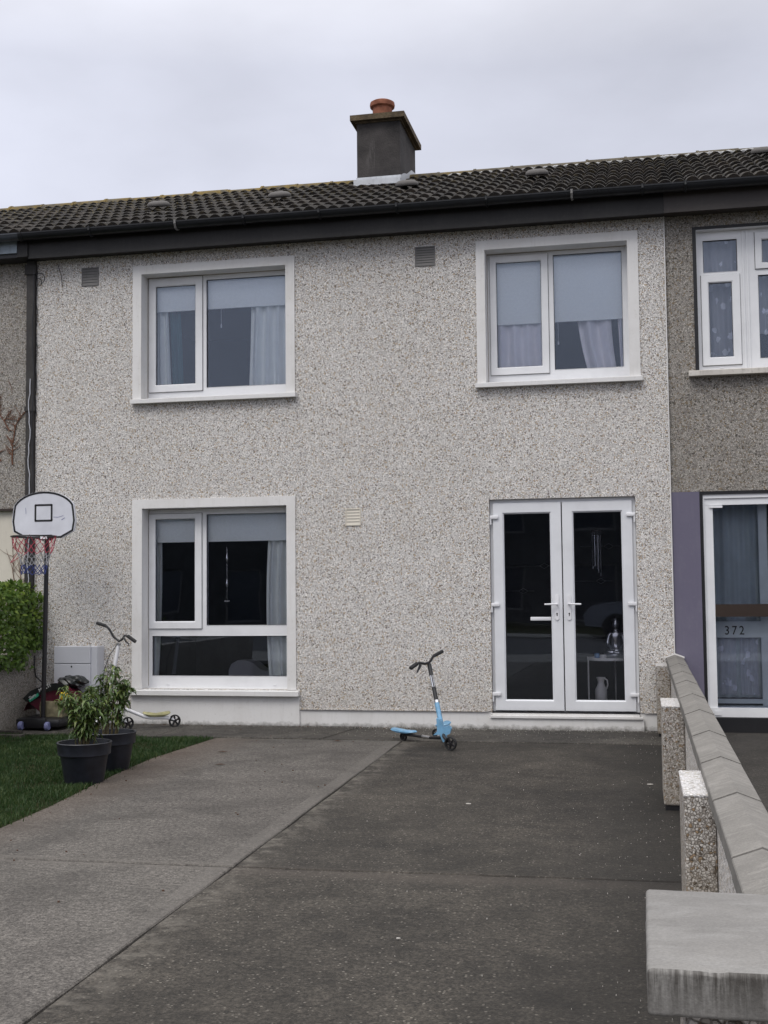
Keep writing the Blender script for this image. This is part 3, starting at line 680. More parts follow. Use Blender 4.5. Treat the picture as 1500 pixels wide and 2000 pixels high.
# roof, eaves
tiles(HX0, HX1).build('roof', 'tile', house, smooth=True, flip=True)
ridge(HX0, HX1).build('ridge_tiles', 'ridge', house, smooth=True)
mo = MB()
for i in range(90):
    x = random.uniform(-2.2, HX1); l_ = random.uniform(.03, .16); y = YR-.15-random.uniform(0, .03); mo.tube([(x, y, Z(roofz(y))+.008), (x+l_/2, y-.008, Z(roofz(y))+.016), (x+l_, y, Z(roofz(y))+.008)], [.010, random.uniform(.012, .022), .008], 6)
mo.build('ridge_mortar', 'mortar', house, smooth=True)
# the back slope closes the roof
def backroof(x0, x1, par, mat='tile'):
    m = MB(); yb = 18.7; zt = Z(roofz(YR)); zb = Z(ZE)
    m.add([(x0, YR, zt), (x1, YR, zt), (x1, yb, zb), (x0, yb, zb)], [(0, 1, 2, 3)]); m.add([(x0, 18.4, 0), (x1, 18.4, 0), (x1, 18.4, zb+.12), (x0, 18.4, zb+.12)], [(0, 1, 2, 3)])
    m.v = m.v; ob = m.build('rear_slope', 'capdark', par); return ob
backroof(HX0, HX1, house)
eaves(house, HX0, HX1, 'fascia', 'gutter', brackets=(-5.6, -4.64, -3.9, -3.1, -2.3, -1.4, -.57, .1))
def roof_vent(x, y, par):
    z = Z(roofz(y))+.085; bm = bmesh.new(); bmesh.ops.create_uvsphere(bm, u_segments=20, v_segments=12, radius=1)
    for v in bm.verts:
        c = v.co; v.co = Vector((math.copysign(abs(c.x)**.7, c.x)*.125, math.copysign(abs(c.y)**.8, c.y)*.13, max(c.z, -.35)*.05))
    mb = MB().bm(bm, Matrix.Translation((x, y, z)) @ Matrix.Rotation(math.atan(SL)-.12, 4, 'X')); mb.build('roof_vent', 'vent_roof', par, smooth=True)
for x, y in ((-5.278, 12.757), (-3.836, 12.728), (-2.418, 12.863), (-.998, 12.919)): roof_vent(x, y, house)
# chimney
ch = MB(); ch.box(-3.195, -2.672, 13.8, 14.8, Z(4.6), Z(5.545))
cp = ch.build('chimney', 'chimney', house)
m = MB(); m.box(-3.215, -2.652, 13.78, 14.82, Z(5.528), Z(5.546)); m.box(-3.262, -2.605, 13.725, 14.875, Z(5.546), Z(5.612))
m.add([(-3.262, 13.725, Z(5.6121)), (-2.605, 13.725, Z(5.6121)), (-2.605, 14.875, Z(5.6121)), (-3.262, 14.875, Z(5.6121)), (-3.08, 14.1, Z(5.68)), (-2.85, 14.1, Z(5.68)), (-2.85, 14.5, Z(5.68)), (-3.08, 14.5, Z(5.68))],
      [(0, 1, 5, 4), (1, 2, 6, 5), (2, 3, 7, 6), (3, 0, 4, 7), (4, 5, 6, 7)])
m.build('chimney_cap', 'capdark', cp)
m = MB().lathe([(.115, 0), (.118, .18), (.122, .265), (.15, .28), (.155, .305), (.15, .335), (.125, .35), (.118, .345), (.105, .30), (.1, .05)], (-2.985, 14.3, Z(5.625)), 32); m.build('chimney_pot', 'terracotta', cp, smooth=True)
m = MB(); nst = 6
m.box(-3.203, -2.664, 13.785, 13.8, Z(roofz(13.8)-.1), Z(roofz(13.8)+.115)); m.box(-3.215, -2.655, 13.69, 13.785, Z(roofz(13.7)+.03), Z(roofz(13.78)+.065))
for xa, xb in ((-2.672, -2.663), (-3.204, -3.195)):
    pl = [(13.801, roofz(13.8)-.1), (14.8, roofz(14.8)-.1), (14.8, roofz(14.8)+.02), (14.5, roofz(14.5)+.10), (14.2, roofz(14.2)+.085), (14.0, roofz(14.0)+.115), (13.801, roofz(13.8)+.11)]
    m.prism([(p_[0], Z(p_[1])) for p_ in pl], xa, xb, 'X')
m.build('flashing', 'lead', cp)

# interior of the house: floors, partitions, back wall
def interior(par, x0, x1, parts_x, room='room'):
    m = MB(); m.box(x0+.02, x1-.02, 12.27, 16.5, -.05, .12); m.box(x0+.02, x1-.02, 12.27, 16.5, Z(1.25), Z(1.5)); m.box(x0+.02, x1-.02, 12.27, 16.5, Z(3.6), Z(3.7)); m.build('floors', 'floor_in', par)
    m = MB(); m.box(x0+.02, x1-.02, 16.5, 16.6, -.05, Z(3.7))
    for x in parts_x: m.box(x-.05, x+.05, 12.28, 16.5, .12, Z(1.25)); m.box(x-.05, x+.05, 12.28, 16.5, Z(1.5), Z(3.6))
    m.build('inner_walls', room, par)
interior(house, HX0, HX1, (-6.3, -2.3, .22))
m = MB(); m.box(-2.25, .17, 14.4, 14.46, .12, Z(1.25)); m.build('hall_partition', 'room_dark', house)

# blinds and curtains
def blind(x0, x1, z0, z1, y, label):
    b = thing('roller_blind', label, 'blind', ((x0+x1)/2, y, Z(z1)), 'roller blinds in the house windows')
    MB().box(x0, x1, y, y+.003, Z(z0+.012), Z(z1)).build('fabric', 'blind', b)
    MB().cbox(x0, x1, y-.006, y+.008, Z(z0), Z(z0+.012), .003).build('bottom_bar', 'blind', b)
    return b
bl1 = blind(-5.10, -3.58, 3.012, 3.36, 12.242, 'pale blind pulled a third of the way down in the upper left window')
bl2 = blind(-1.44, -.08, 2.668, 3.37, 12.252, 'pale blind pulled halfway down in the upper window above the French doors')
bl3 = blind(-5.12, -3.57, .508, .85, 12.242, 'pale blind pulled a little way down in the ground floor window')
def pull(par, x, z0, z1, y):
    m = MB(); m.tube([(x, y, Z(z0)), (x, y, Z(z1))], .002, 5); m.tube([(x, y, Z(z0)-.035), (x, y, Z(z0)-.01), (x, y, Z(z0)+.01)], [.007, .008, .003], 8); m.build('pull_cord', 'white', par)
pull(bl1, -4.345, 2.84, 3.02, 12.236); pull(bl2, -.762, 2.47, 2.67, 12.246)
def curtain(top, bot, z0, z1, y, nf, amp, mat, label, mid=None, pinch=None):
    c = MB(); nx = nf*10; nz = 24
    for j in range(nz+1):
        t = j/nz; z = z1+(z0-z1)*t
        a = top[0]+(bot[0]-top[0])*t; b = top[1]+(bot[1]-top[1])*t
        if mid: q = 4*t*(1-t); a += mid[0]*q; b += mid[1]*q
        for i in range(nx+1):
            u = i/nx; c.v.append((a+(b-a)*u, y+amp*math.sin(u*nf*2*math.pi+.6*math.sin(3*t))+amp*.3*math.sin(u*nf*5+2*t), Z(z)))
    for j in range(nz):
        for i in range(nx): q = j*(nx+1)+i; c.f.append((q, q+1, q+nx+2, q+nx+1)); c.mi.append(0)
    o = c.build('curtain', mat, smooth=True, origin=((top[0]+top[1])/2, y, Z(z1))); tag(o, label, 'curtain', 'curtains in the house windows'); return o
curtain((-5.10, -4.99), (-5.10, -4.93), 2.05, 3.35, 12.29, 2, .02, 'curtain', 'cream curtain at the left edge of the upper left window')
curtain((-4.99, -4.86), (-4.93, -4.80), 2.05, 3.35, 12.33, 2, .02, 'curtain_teal', 'teal cloth hanging beside the cream curtain in the upper left window')
curtain((-4.02, -3.56), (-4.06, -3.56), 2.05, 3.35, 12.29, 4, .03, 'curtain', 'wide cream curtain at the right side of the upper left window')
curtain((-1.44, -.88), (-1.44, -.88), 2.05, 3.35, 12.29, 4, .025, 'curtain_pink', 'white curtain filling the left casement of the window above the doors')
curtain((-.56, -.20), (-.44, -.17), 2.05, 3.35, 12.31, 2, .03, 'curtain_pink', 'white curtain tucked back in a fold in the window above the doors', mid=(-.07, -.05))
curtain((-.20, -.08), (-.14, -.08), 2.05, 3.35, 12.285, 2, .02, 'curtain_pink', 'narrow white curtain at the right edge of the window above the doors')
curtain((-5.14, -5.045), (-5.14, -5.08), -1.0, .84, 12.29, 2, .02, 'curtain', 'cream curtain at the left edge of the ground floor window', mid=(0, .02))
curtain((-3.82, -3.58), (-3.84, -3.58), -1.0, .84, 12.29, 3, .025, 'curtain', 'cream curtain at the right side of the ground floor window', mid=(-.045, 0))
sf = thing('sofa', 'grey sofa seen through the lower pane of the ground floor window', 'sofa', (-4.1, 13.2, .12))
pr = [(-4.52, .12)]+[(-4.52+.25*(1-math.cos(a)), .42+.22*math.sin(a)) for a in [math.pi*i/10 for i in range(7)]]
pts = [(-4.52, .12), (-4.52, .50), (-4.49, .57), (-4.42, .61), (-4.32, .61), (-4.23, .58), (-4.16, .52), (-4.09, .49), (-4.02, .50), (-3.92, .55), (-3.82, .59), (-3.5, .60), (-3.5, .12)]
MB().prism(pts, 12.95, 13.2).build('backrest', 'sofa', sf, smooth=True); MB().cbox(-4.5, -3.3, 13.2, 13.8, .12, .42, .04).build('seat', 'sofa', sf, smooth=True)
hg = thing('hanging_ornament', 'thin glass ornament with two drops hanging in the ground floor window', 'ornament', (-4.29, 12.26, Z(.4)))
m = MB(); m.tube([(-4.295, 12.26, Z(.45)), (-4.295, 12.26, Z(-.1))], .002, 5)
for z in (.33, .06): m.lathe([(.001, -.06), (.014, -.02), (.016, .0), (.008, .04), (.001, .06)], (-4.295, 12.26, Z(z)), 10)
m.box(-4.325, -4.27, 12.255, 12.265, Z(-.13), Z(-.115)); m.build('strings', 'chrome', hg, smooth=True)

# hall things
tb = thing('side_table', 'round white side table with thin legs behind the right French door', 'side table', (-.33, 12.40, .12))
YT = 12.40; cx, cy, R_ = -.33, YT, .212; zt = Z(-.735)
m = MB().lathe([(.001, -.006), (R_, -.006), (R_+.004, .0), (R_+.004, .022), (R_, .022), (R_-.003, .004), (.001, .004)], (cx, cy, zt), 36); m.build('tray_top', 'ceramic', tb, smooth=True)
for a in (200, 330, 75):
    x = cx+math.cos(math.radians(a))*(R_+.004); y = cy+math.sin(math.radians(a))*(R_+.004)
    MB().tube([(x, y, .12), (x, y, zt+.03)], .0075, 8).build('leg', 'ceramic', tb)
jg = MB().lathe([(.001, 0), (.056, 0), (.060, .02), (.060, .23), (.055, .25), (.036, .285), (.030, .315), (.036, .345), (.045, .365), (.040, .365), (.028, .33), (.001, .32)], (-.415, 12.40, .12), 28)
jv = thing('jug', 'white ceramic jug standing on the floor under the side table', 'jug', (-.415, 12.40, .12)); jg.build('body', 'ceramic', jv, smooth=True)
MB().tube([(-.378, 12.40, .475), (-.352, 12.40, .455), (-.348, 12.40, .41), (-.362, 12.40, .365)], .007, 8).build('handle', 'ceramic', jv, smooth=True)
jr = MB().lathe([(.001, 0), (.024, 0), (.026, .01), (.026, .05), (.02, .06), (.001, .06)], (-.445, 12.32, zt+.004), 20).build('jar', 'bluejar', smooth=True, origin=(-.445, 12.32, zt+.004)); tag(jr, 'small blue jar on the round side table', 'jar')
jr = MB().lathe([(.001, 0), (.03, 0), (.034, .02), (.03, .045), (.001, .047)], (-.385, 12.32, zt+.004), 20).build('bowl', 'ceramic', smooth=True, origin=(-.385, 12.32, zt+.004)); tag(jr, 'small pale bowl between the blue jar and the statue', 'bowl')
def skin(name, chains, mat, parent, sub=2):
    V, E, Rr = [], [], []; idx = {}
    for ch_ in chains:
        pv = None
        for key, p, r in ch_:
            if key in idx: i = idx[key]
            else: i = len(V); idx[key] = i; V.append(p); Rr.append(r)
            if pv is not None: E.append((pv, i))
            pv = i
    og = root_loc(parent); me = bpy.data.meshes.new(name); me.from_pydata([tuple(Vector(p)-og) for p in V], E, [])
    ob = bpy.data.objects.new(name, me); COL.objects.link(ob); ob.parent = parent
    md = ob.modifiers.new('skin', 'SKIN'); md.use_smooth_shade = True
    for i, r in enumerate(Rr): me.skin_vertices[0].data[i].radius = (r, r)
    me.skin_vertices[0].data[0].use_root = True
    sb = ob.modifiers.new('sub', 'SUBSURF'); sb.levels = sub; sb.render_levels = sub
    me.materials.append(MATS[mat]); return ob
st = thing('statue', 'silver seated statue on the round table behind the right French door', 'statue', (-.258, 12.42, zt))
sx0, sy0, sz0 = -.258, 12.42, zt+.03
P = lambda a, b, c: (sx0+a, sy0+b, sz0+c)
skin('figure', [[('h', P(0, 0, .03), .055), ('b', P(0, .01, .10), .045), ('c', P(0, 0, .18), .052), ('sh', P(0, 0, .225), .035), ('n', P(0, 0, .262), .02), ('hd', P(0, -.005, .30), .036), ('ht', P(0, 0, .345), .03), ('tk', P(0, 0, .385), .014)],
    [('sh', 0, 0), ('ls', P(-.065, 0, .218), .024), ('le', P(-.085, -.02, .12), .018), ('lw', P(-.04, -.07, .075), .014), ('lh', P(-.01, -.085, .068), .013)],
    [('sh', 0, 0), ('rs', P(.065, 0, .218), .024), ('re', P(.085, -.02, .12), .018), ('rw', P(.05, -.07, .075), .014), ('rh', P(.02, -.085, .068), .013)],
    [('h', 0, 0), ('lk', P(-.115, -.05, .02), .032), ('lf', P(-.02, -.105, .012), .024), ('lt', P(.04, -.1, .015), .016)],
    [('h', 0, 0), ('rk', P(.115, -.05, .02), .032), ('rf', P(.03, -.09, .035), .022), ('rt', P(-.03, -.085, .045), .014)]], 'silver', st)
m = MB(); m.lathe([(.001, -.03), (.1, -.03), (.11, -.02), (.1, -.005), (.001, 0)], P(0, -.03, .0), 24); m.build('base', 'silver', st, smooth=True)
fc = MB(); bm = bmesh.new(); bmesh.ops.create_uvsphere(bm, u_segments=12, v_segments=8, radius=.008); fc.bm(bm, Matrix.Translation(P(0, -.043, .30)) @ Matrix.Diagonal((.8, 1, 1.6, 1)))
for s_ in (-1, 1): fc.tube([P(s_*.008, -.040, .309), P(s_*.022, -.034, .309)], .003, 6)
fc.tube([P(-.01, -.040, .284), P(.01, -.040, .284)], .003, 6); fc.build('face', 'silver', st, smooth=True)
wc = thing('wind_chime', 'metal wind chime hanging behind the right French door', 'wind chime', (-.425, 12.36, Z(.66)))
MB().lathe([(.001, 0), (.045, 0), (.045, .01), (.001, .012)], (-.425, 12.36, Z(.545)), 20).build('top_disc', 'brown', wc)
for i, (dx, dy, ln) in enumerate(((-.045, 0, .33), (-.022, -.03, .31), (.0, .03, .34), (.012, -.03, .38), (.035, 0, .41))):
    m = MB(); m.tube([(-.425+dx, 12.36+dy, Z(.545)-.04), (-.425+dx, 12.36+dy, Z(.545)-.04-ln)], .0075, 8); m.tube([(-.425+dx, 12.36+dy, Z(.545)), (-.425+dx, 12.36+dy, Z(.545)-.04)], .001, 4); m.build('tube', 'chrome', wc, smooth=True)
# inner glazed door with leading
idr = thing('inner_door', 'dark inner hall door with leaded diamond panes behind the French doors', 'door', (-.9, 13.2, .12))
m = MB(); yi = 13.2
MB().box(-1.55, .1, yi+.02, yi+.06, .12, Z(1.2)).build('door_panel', 'room_dark', idr)
for cx_, cz in ((-1.02, .22), (-.33, .42), (-1.25, -.05), (-.42, .05)):
    m.tube([(cx_-.30, yi, Z(cz)), (cx_-.05, yi, Z(cz))], .003, 5)
    for q in (-1, 1): m.tube([(cx_-.05, yi, Z(cz)), (cx_, yi, Z(cz)+q*.03), (cx_+.05, yi, Z(cz))], .003, 5)
    m.tube([(cx_+.05, yi, Z(cz)), (cx_+.12, yi, Z(cz))], .003, 5)
m.build('leading', 'vent_dark', idr)

# ------------------------------------------------------------------ right neighbour
nr = thing('terraced_house', 'neighbour house on the right with purple render and the number 372', 'house', (3.5, 12.02, 0))
NX0, NX1 = HX1+.008, 7.0; yN = 12.02
WN = (.600, 2.15, Z(2.06), Z(3.452)); DN = (.568, 2.4, Z(-1.32), Z(.895))
m = MB(); wall_holes(m, NX0, NX1, Z(.895), Z(3.82), yN, [WN], .27); m.box(2.4, NX1, yN, yN+.27, -.05, Z(.895)); m.build('wall', 'pebble_old', nr)
m = MB(); m.box(NX0+.001, DN[0], yN-.012, yN+.27, -.05, DN[3]-.002); m.build('render_panel', 'purple', nr)
m = MB(); m.box(DN[0]+.002, DN[0]+.03, yN-.004, yN+.25, .13, DN[3]-.003); m.box(DN[0]+.03, 2.4, yN-.004, yN+.25, DN[3]-.03, DN[3]-.003); m.box(DN[0]+.03, 2.4, yN-.02, yN+.25, -.05, Z(-1.262)); m.build('door_reveal', 'blackpaint', nr)
# porch door
pd = bpy.data.objects.new('porch_door', None); COL.objects.link(pd); pd.parent = nr; pd.location = Vector((.6, 12.05, 0))-nr.location
YP = yN+.03
m = MB(); m.box(.598, .612, YP-.02, YP+.06, Z(-1.258), Z(.864)); m.box(.612, 2.3, YP-.02, YP+.06, Z(.826), Z(.864)); m.box(.612, .690, YP-.004, YP+.06, Z(-1.175), Z(.80)); m.box(.612, 2.3, YP-.006, YP+.06, Z(.762), Z(.822)); m.box(.6, 2.3, YP-.02, YP+.06, Z(-1.258), Z(-1.172)); m.box(1.5, 1.58, YP-.004, YP+.06, Z(-1.175), Z(.80))
m.build('frame', 'upvc', pd)
m = MB(); m.box(.66, .78, YP-.022, YP-.007, Z(.735), Z(.758)); m.build('track', 'upvc', pd); MB().box(.66, .72, YP-.03, YP-.021, Z(-1.24), Z(-1.2)).build('catch', 'upvc', pd)
MB().box(.692, 1.5, YP-.003, YP+.05, Z(-.309), Z(-.19)).build('push_bar', 'brown', pd)
pane(.70, 1.49, -1.165, .76, YP+.03, pd)
YI = 12.26; kk = YI/12.05
m = MB()
m.box(.690*kk, 1.107*kk, YI, YI+.04, Z(-.508*kk), Z(-.352*kk)); m.box(1.105*kk, 1.18*kk, YI-.002, YI+.04, Z(-1.17*kk), Z(.80*kk)); m.box(.60, 1.105*kk, YI, YI+.04, Z(-1.13*kk), Z(-1.09*kk)); m.box(.60, 1.3, YI-.06, YI+.04, Z(-1.2*kk), Z(-1.15*kk)); m.box(1.18*kk, 1.7, YI, YI+.04, Z(-1.17*kk), Z(-.9))
m.build('inner_door', 'bluegrey', pd)
pane(.62, 1.10*kk, -1.10, .80, YI+.02, pd)
def text(body, size, loc, rot, mat, name, parent, ext=.001, sx_=1.0, spacing=1.0):
    cu = bpy.data.curves.new(name, 'FONT'); cu.body = body; cu.size = size; cu.extrude = ext; cu.space_character = spacing; cu.offset = .0006
    to = bpy.data.objects.new('tmp', cu); COL.objects.link(to)
    dg = bpy.context.evaluated_depsgraph_get(); me = bpy.data.meshes.new_from_object(to.evaluated_get(dg)); bpy.data.objects.remove(to)
    me.materials.clear(); me.materials.append(MATS[mat]); me.transform(Matrix.Diagonal((sx_, 1, 1, 1)))
    ob = bpy.data.objects.new(name, me); COL.objects.link(ob); ob.rotation_euler = rot
    if parent: ob.parent = parent; ob.location = Vector(loc)-root_loc(parent)
    else: ob.location = loc
    return ob
text('372', .118*kk, (.768*kk, YI-.002, Z(-.478*kk)), (math.pi/2, 0, 0), 'blackink', 'house_number', pd, .0018, .85, 1.35)
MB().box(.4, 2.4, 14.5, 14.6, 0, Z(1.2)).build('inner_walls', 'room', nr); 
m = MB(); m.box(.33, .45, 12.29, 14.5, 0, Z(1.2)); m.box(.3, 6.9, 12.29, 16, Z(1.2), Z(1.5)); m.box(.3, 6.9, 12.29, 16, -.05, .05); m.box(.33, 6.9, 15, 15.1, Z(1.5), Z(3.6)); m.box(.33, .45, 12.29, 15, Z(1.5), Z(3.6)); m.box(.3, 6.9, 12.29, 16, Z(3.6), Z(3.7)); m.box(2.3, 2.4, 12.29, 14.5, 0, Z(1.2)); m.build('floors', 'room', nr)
c = curtain((.64, 1.22), (.64, 1.22), -1.1, .85, 12.36, 6, .02, 'curtain_grey', 'grey blue net curtain behind the upper glass of the door numbered 372')
c = curtain((.705, .89), (.705, .89), -1.07, -.52, 12.33, 3, .012, 'lace', 'left half of the lace curtain below the number 372')
c = curtain((.93, 1.10), (.93, 1.10), -1.07, -.52, 12.33, 3, .012, 'lace', 'right half of the lace curtain below the number 372')
YW = 12.10
wn_ = window(WN, None, (.497, 2.3, 2.006, 2.058), YW,
    [(None, (.667, .988, 3.045, 3.36)), ((.640, 1.006, 2.125, 3.014), (.712, .930, 2.205, 2.937)), ((1.155, 1.62, 3.05, 3.41), (1.222, 1.55, 3.11, 3.335)), (None, (1.178, 1.60, 2.178, 2.99))], nr, 'blackpaint', sillout=.06)
m = MB(); m.box(WN[0]-.035, WN[0], yN-.006, yN+.05, WN[2], WN[3]+.03); m.box(WN[0], WN[1]+.04, yN-.006, yN+.02, WN[3], WN[3]+.03); m.box(WN[1], WN[1]+.035, yN-.006, yN+.05, WN[2], WN[3]); m.build('painted_edge', 'blackpaint', nr)
m = MB(); m.box(WN[0], WN[0]+.004, yN, YW, WN[2], WN[3]); m.box(WN[0], WN[1], yN, YW, WN[3]-.004, WN[3]); m.box(1.035, 1.05, YW-.012, YW+.001, Z(2.07), Z(3.44)); m.box(1.075, 1.09, YW-.012, YW+.001, Z(2.07), Z(3.44)); m.build('mullion_cover', 'upvc', nr)
curtain((.60, 1.08), (.60, 1.08), 2.08, 3.45, 12.30, 5, .02, 'lace', 'lace curtain with flowers in the left lights of the upper window beside the party line')
curtain((1.12, 1.7), (1.12, 1.7), 2.45, 3.45, 12.30, 5, .02, 'lace', 'short lace curtain in the wide light of the neighbour upper window')
tiles(NX0-.008, NX1).build('roof', 'tile', nr, smooth=True, flip=True); ridge(HX1, NX1).build('ridge_tiles', 'ridge', nr, smooth=True)
mo = MB()
for i in range(120):
    x = random.uniform(HX1, 3.2); l_ = random.uniform(.04, .2); y = YR-.15-random.uniform(0, .03); mo.tube([(x, y, Z(roofz(y))+.014), (x+l_/2, y-.008, Z(roofz(y))+.022), (x+l_, y, Z(roofz(y))+.014)], [.012, random.uniform(.015, .028), .01], 6)
mo.build('ridge_mortar', 'mortar', nr, smooth=True); backroof(HX1, NX1, nr)
eaves(nr, HX1+.001, NX1, 'fascia_r', 'gutter', 11.80, brackets=(.5, 1.5)); roof_vent(1.388, 13.371, nr)

# ------------------------------------------------------------------ left neighbour
nl = thing('terraced_house', 'neighbour house on the left, only a strip of grey pebbledash and cream panel showing', 'house', (-9.5, 12.02, 0))
LX0, LX1 = -13.0, HX0-.105
m = MB(); m.box(LX0, LX1, 12.03, 12.3, Z(.90), Z(3.82)); m.build('wall', 'pebble_left', nl)
m = MB(); m.box(LX0, LX1+.05, 12.045, 12.3, -.05, Z(.875)); m.build('cream_panel', 'paint_cream', nl)
m = MB(); m.box(LX0, LX1+.02, 11.99, 12.04, Z(.876), Z(.90)); m.build('flashing_strip', 'brown', nl)
tiles(LX0, HX0).build('roof', 'tile', nl, smooth=True, flip=True); ridge(LX0, HX0).build('ridge_tiles', 'ridge', nl, smooth=True); backroof(LX0, HX0, nl)
f = MB().box(LX0, -6.505, 11.785, 11.805, Z(3.645), Z(3.86)); f.build('fascia', 'fascia_l', nl)
MB().box(LX0, HX0-.001, 11.806, 12.03, Z(3.60), Z(3.64)).build('soffit', 'blackpaint', nl)
MB().box(-6.504, HX0-.001, 11.79, 11.806, Z(3.60), Z(3.80)).build('fascia', 'fascia', nl)
gutter(LX0, -6.42, .054).build('gutter', 'gutter_l', nl, smooth=True); gutter(-6.42, HX0-.001, .062).build('gutter', 'gutter', nl, smooth=True)
dp = thing('downpipe', 'weathered dark grey downpipe running down between the left house and the white house', 'downpipe', (-6.43, 11.98, 0))
m = MB(); m.box(-6.484, -6.386, 11.97, 12.029, .0, Z(3.60)); m.build('pipe', 'pipe', dp)
MB().box(-6.50, -6.37, 11.955, 12.028, Z(3.45), Z(3.56)).build('collar', 'pipe', dp); MB().box(-6.495, -6.375, 11.96, 12.028, Z(1.95), Z(2.0)).build('collar', 'pipe', dp)
cb = thing('cable', 'thin grey cables hanging loosely down the dark downpipe', 'cable', (-6.42, 11.96, 0))
def wavy(x, y, z0, z1, a, n=30, ph=0): return [(x+a*math.sin(i*.9+ph)+a*.6*math.sin(i*2.3+ph), y, z0+(z1-z0)*i/n) for i in range(n+1)]
MB().tube(wavy(-6.432, 11.955, Z(-.1), Z(2.3), .010), .005, 6).build('white_wire', 'meter', cb)
MB().tube(wavy(-6.395, 11.955, Z(-.75), Z(3.5), .008, ph=1), .005, 6).build('black_wire', 'black', cb)
MB().tube(wavy(-6.37, 11.985, Z(1.9), Z(3.5), .006, ph=2), .004, 6).build('black_wire', 'black', cb)
m = MB()
for (r_, x_, z_) in ((.055, -6.33, 3.40), (.04, -6.35, 3.36)):
    m.tube([(x_+r_*math.cos(a), 11.975, Z(z_)+r_*1.1*math.sin(a)) for a in [i*math.pi/8-.8*math.pi/2 for i in range(13)]], .004, 6)
m.tube([(-6.13, 11.99, Z(3.55)), (-6.08, 11.98, Z(3.42)), (-6.07, 11.985, Z(3.30))], .004, 6); m.build('wire_loop', 'black', cb)
m = MB(); m.cbox(-6.45, -6.40, 11.94, 11.97, Z(-.145), Z(-.12), .004); m.cbox(-6.45, -6.41, 11.94, 11.97, Z(.60), Z(.63), .004); m.build('clip', 'white', cb)
cl = thing('climbing_plant', 'dead rusty creeper twigs clinging to the grey wall of the left house', 'climbing plant', (-6.7, 12.0, Z(1.6)))
m = MB(); random.seed(11)
def twig(p, d, ln, r, dep):
    pts = [Vector(p)]; dv = Vector(d).normalized()
    for i in range(6):
        dv = (dv+Vector((random.uniform(-.25, .25), 0, random.uniform(-.2, .25)))).normalized(); pts.append(pts[-1]+dv*ln/6)
    m.tube(pts, [r*(1-.6*i/6) for i in range(7)], 5)
    if dep:
        for i in (2, 3, 4, 5):
            for q in range(2): twig(pts[i], (random.uniform(-1, 1), 0, random.uniform(.1, 1)), ln*.38, r*.55, dep-1)
twig((-6.66, 12.022, Z(1.38)), (-.15, 0, 1), .30, .010, 1); twig((-6.70, 12.022, Z(1.75)), (-.6, 0, 1), .42, .008, 2); twig((-6.66, 12.022, Z(1.62)), (.02, 0, 1), .38, .008, 1); twig((-6.80, 12.022, Z(1.42)), (-.4, 0, 1), .3, .008, 1); twig((-6.72, 12.022, Z(2.3)), (.4, 0, -.8), .15, .004, 0)
twig((-6.62, 12.035, Z(.05)), (-.3, 0, 1), .5, .005, 1); twig((-6.56, 12.035, Z(-.1)), (.1, 0, 1), .45, .006, 1)
m.build('twigs', 'twig', cl)

# ------------------------------------------------------------------ left boundary wall, hedge
lw = thing('boundary_wall', 'low grey pebbledashed wall under the hedge at the left', 'wall', (-6.4, 11, 0))
m = MB(); m.box(-6.52, -6.34, 5.0, 11.98, -.05, .66)
m.add([(-6.52, 11.4, .66), (-6.34, 11.4, .66), (-6.34, 11.98, .66), (-6.52, 11.98, .66), (-6.52, 11.7, .70), (-6.34, 11.7, .70), (-6.34, 11.98, .78), (-6.52, 11.98, .78)], [(0, 1, 5, 4), (4, 5, 6, 7), (1, 2, 6, 5), (0, 4, 7, 3), (3, 7, 6, 2)])
m.build('wall', 'pebble_left', lw)
MB().tube([(-6.335, 11.93, .72), (-6.33, 11.92, .60), (-6.32, 11.93, .5), (-6.27, 11.96, .44), (-6.22, 11.98, .42)], .007, 6).build('loose_wire', 'black', lw)
struct(MB().box(-6.34, -5.99, 11.0, 11.06, -.03, .035).build('kerb', 'conc_path')); struct(MB().box(-6.34, -5.83, 10.72, 10.80, -.03, .03).build('kerb', 'conc_path'))

def leaves(n, sampler, lmin, lmax, wr, bend=.3, droop=0):
    V = np.zeros((n*6, 3)); F = []; A = np.zeros(n*6)
    for i in range(n):
        p, nr_, tone = sampler()
        d = Vector(nr_); 
        if d.length < 1e-3: d = Vector((0, 0, 1))
        d.normalize(); up = Vector((random.gauss(0, .6), random.gauss(0, .6), random.gauss(.3, .5)-droop)); t = (up-d*up.dot(d)*.6).normalized(); s_ = t.cross(d).normalized(); nn = s_.cross(t)
        L = random.uniform(lmin, lmax); W = L*wr; p = Vector(p)
        q = [p, p+t*L*.35+s_*W*.5+nn*W*.12, p+t*L*.35-s_*W*.5+nn*W*.12, p+t*L*.72+s_*W*.36-nn*L*bend*.3, p+t*L*.72-s_*W*.36-nn*L*bend*.3, p+t*L-nn*L*bend]
        for k in range(6): V[i*6+k] = q[k]
        A[i*6:i*6+6] = tone; o = i*6; F += [(o, o+1, o+2), (o+1, o+3, o+4, o+2), (o+3, o+5, o+4)]
    mb = MB(); mb.v = [tuple(x) for x in V]; mb.f = F; mb.mi = [0]*len(F); mb.at = ('leaf', A.tolist()); return mb
hd = thing('hedge', 'bright green leafy hedge growing over the low wall at the left edge', 'hedge', (-6.6, 11.2, .6))
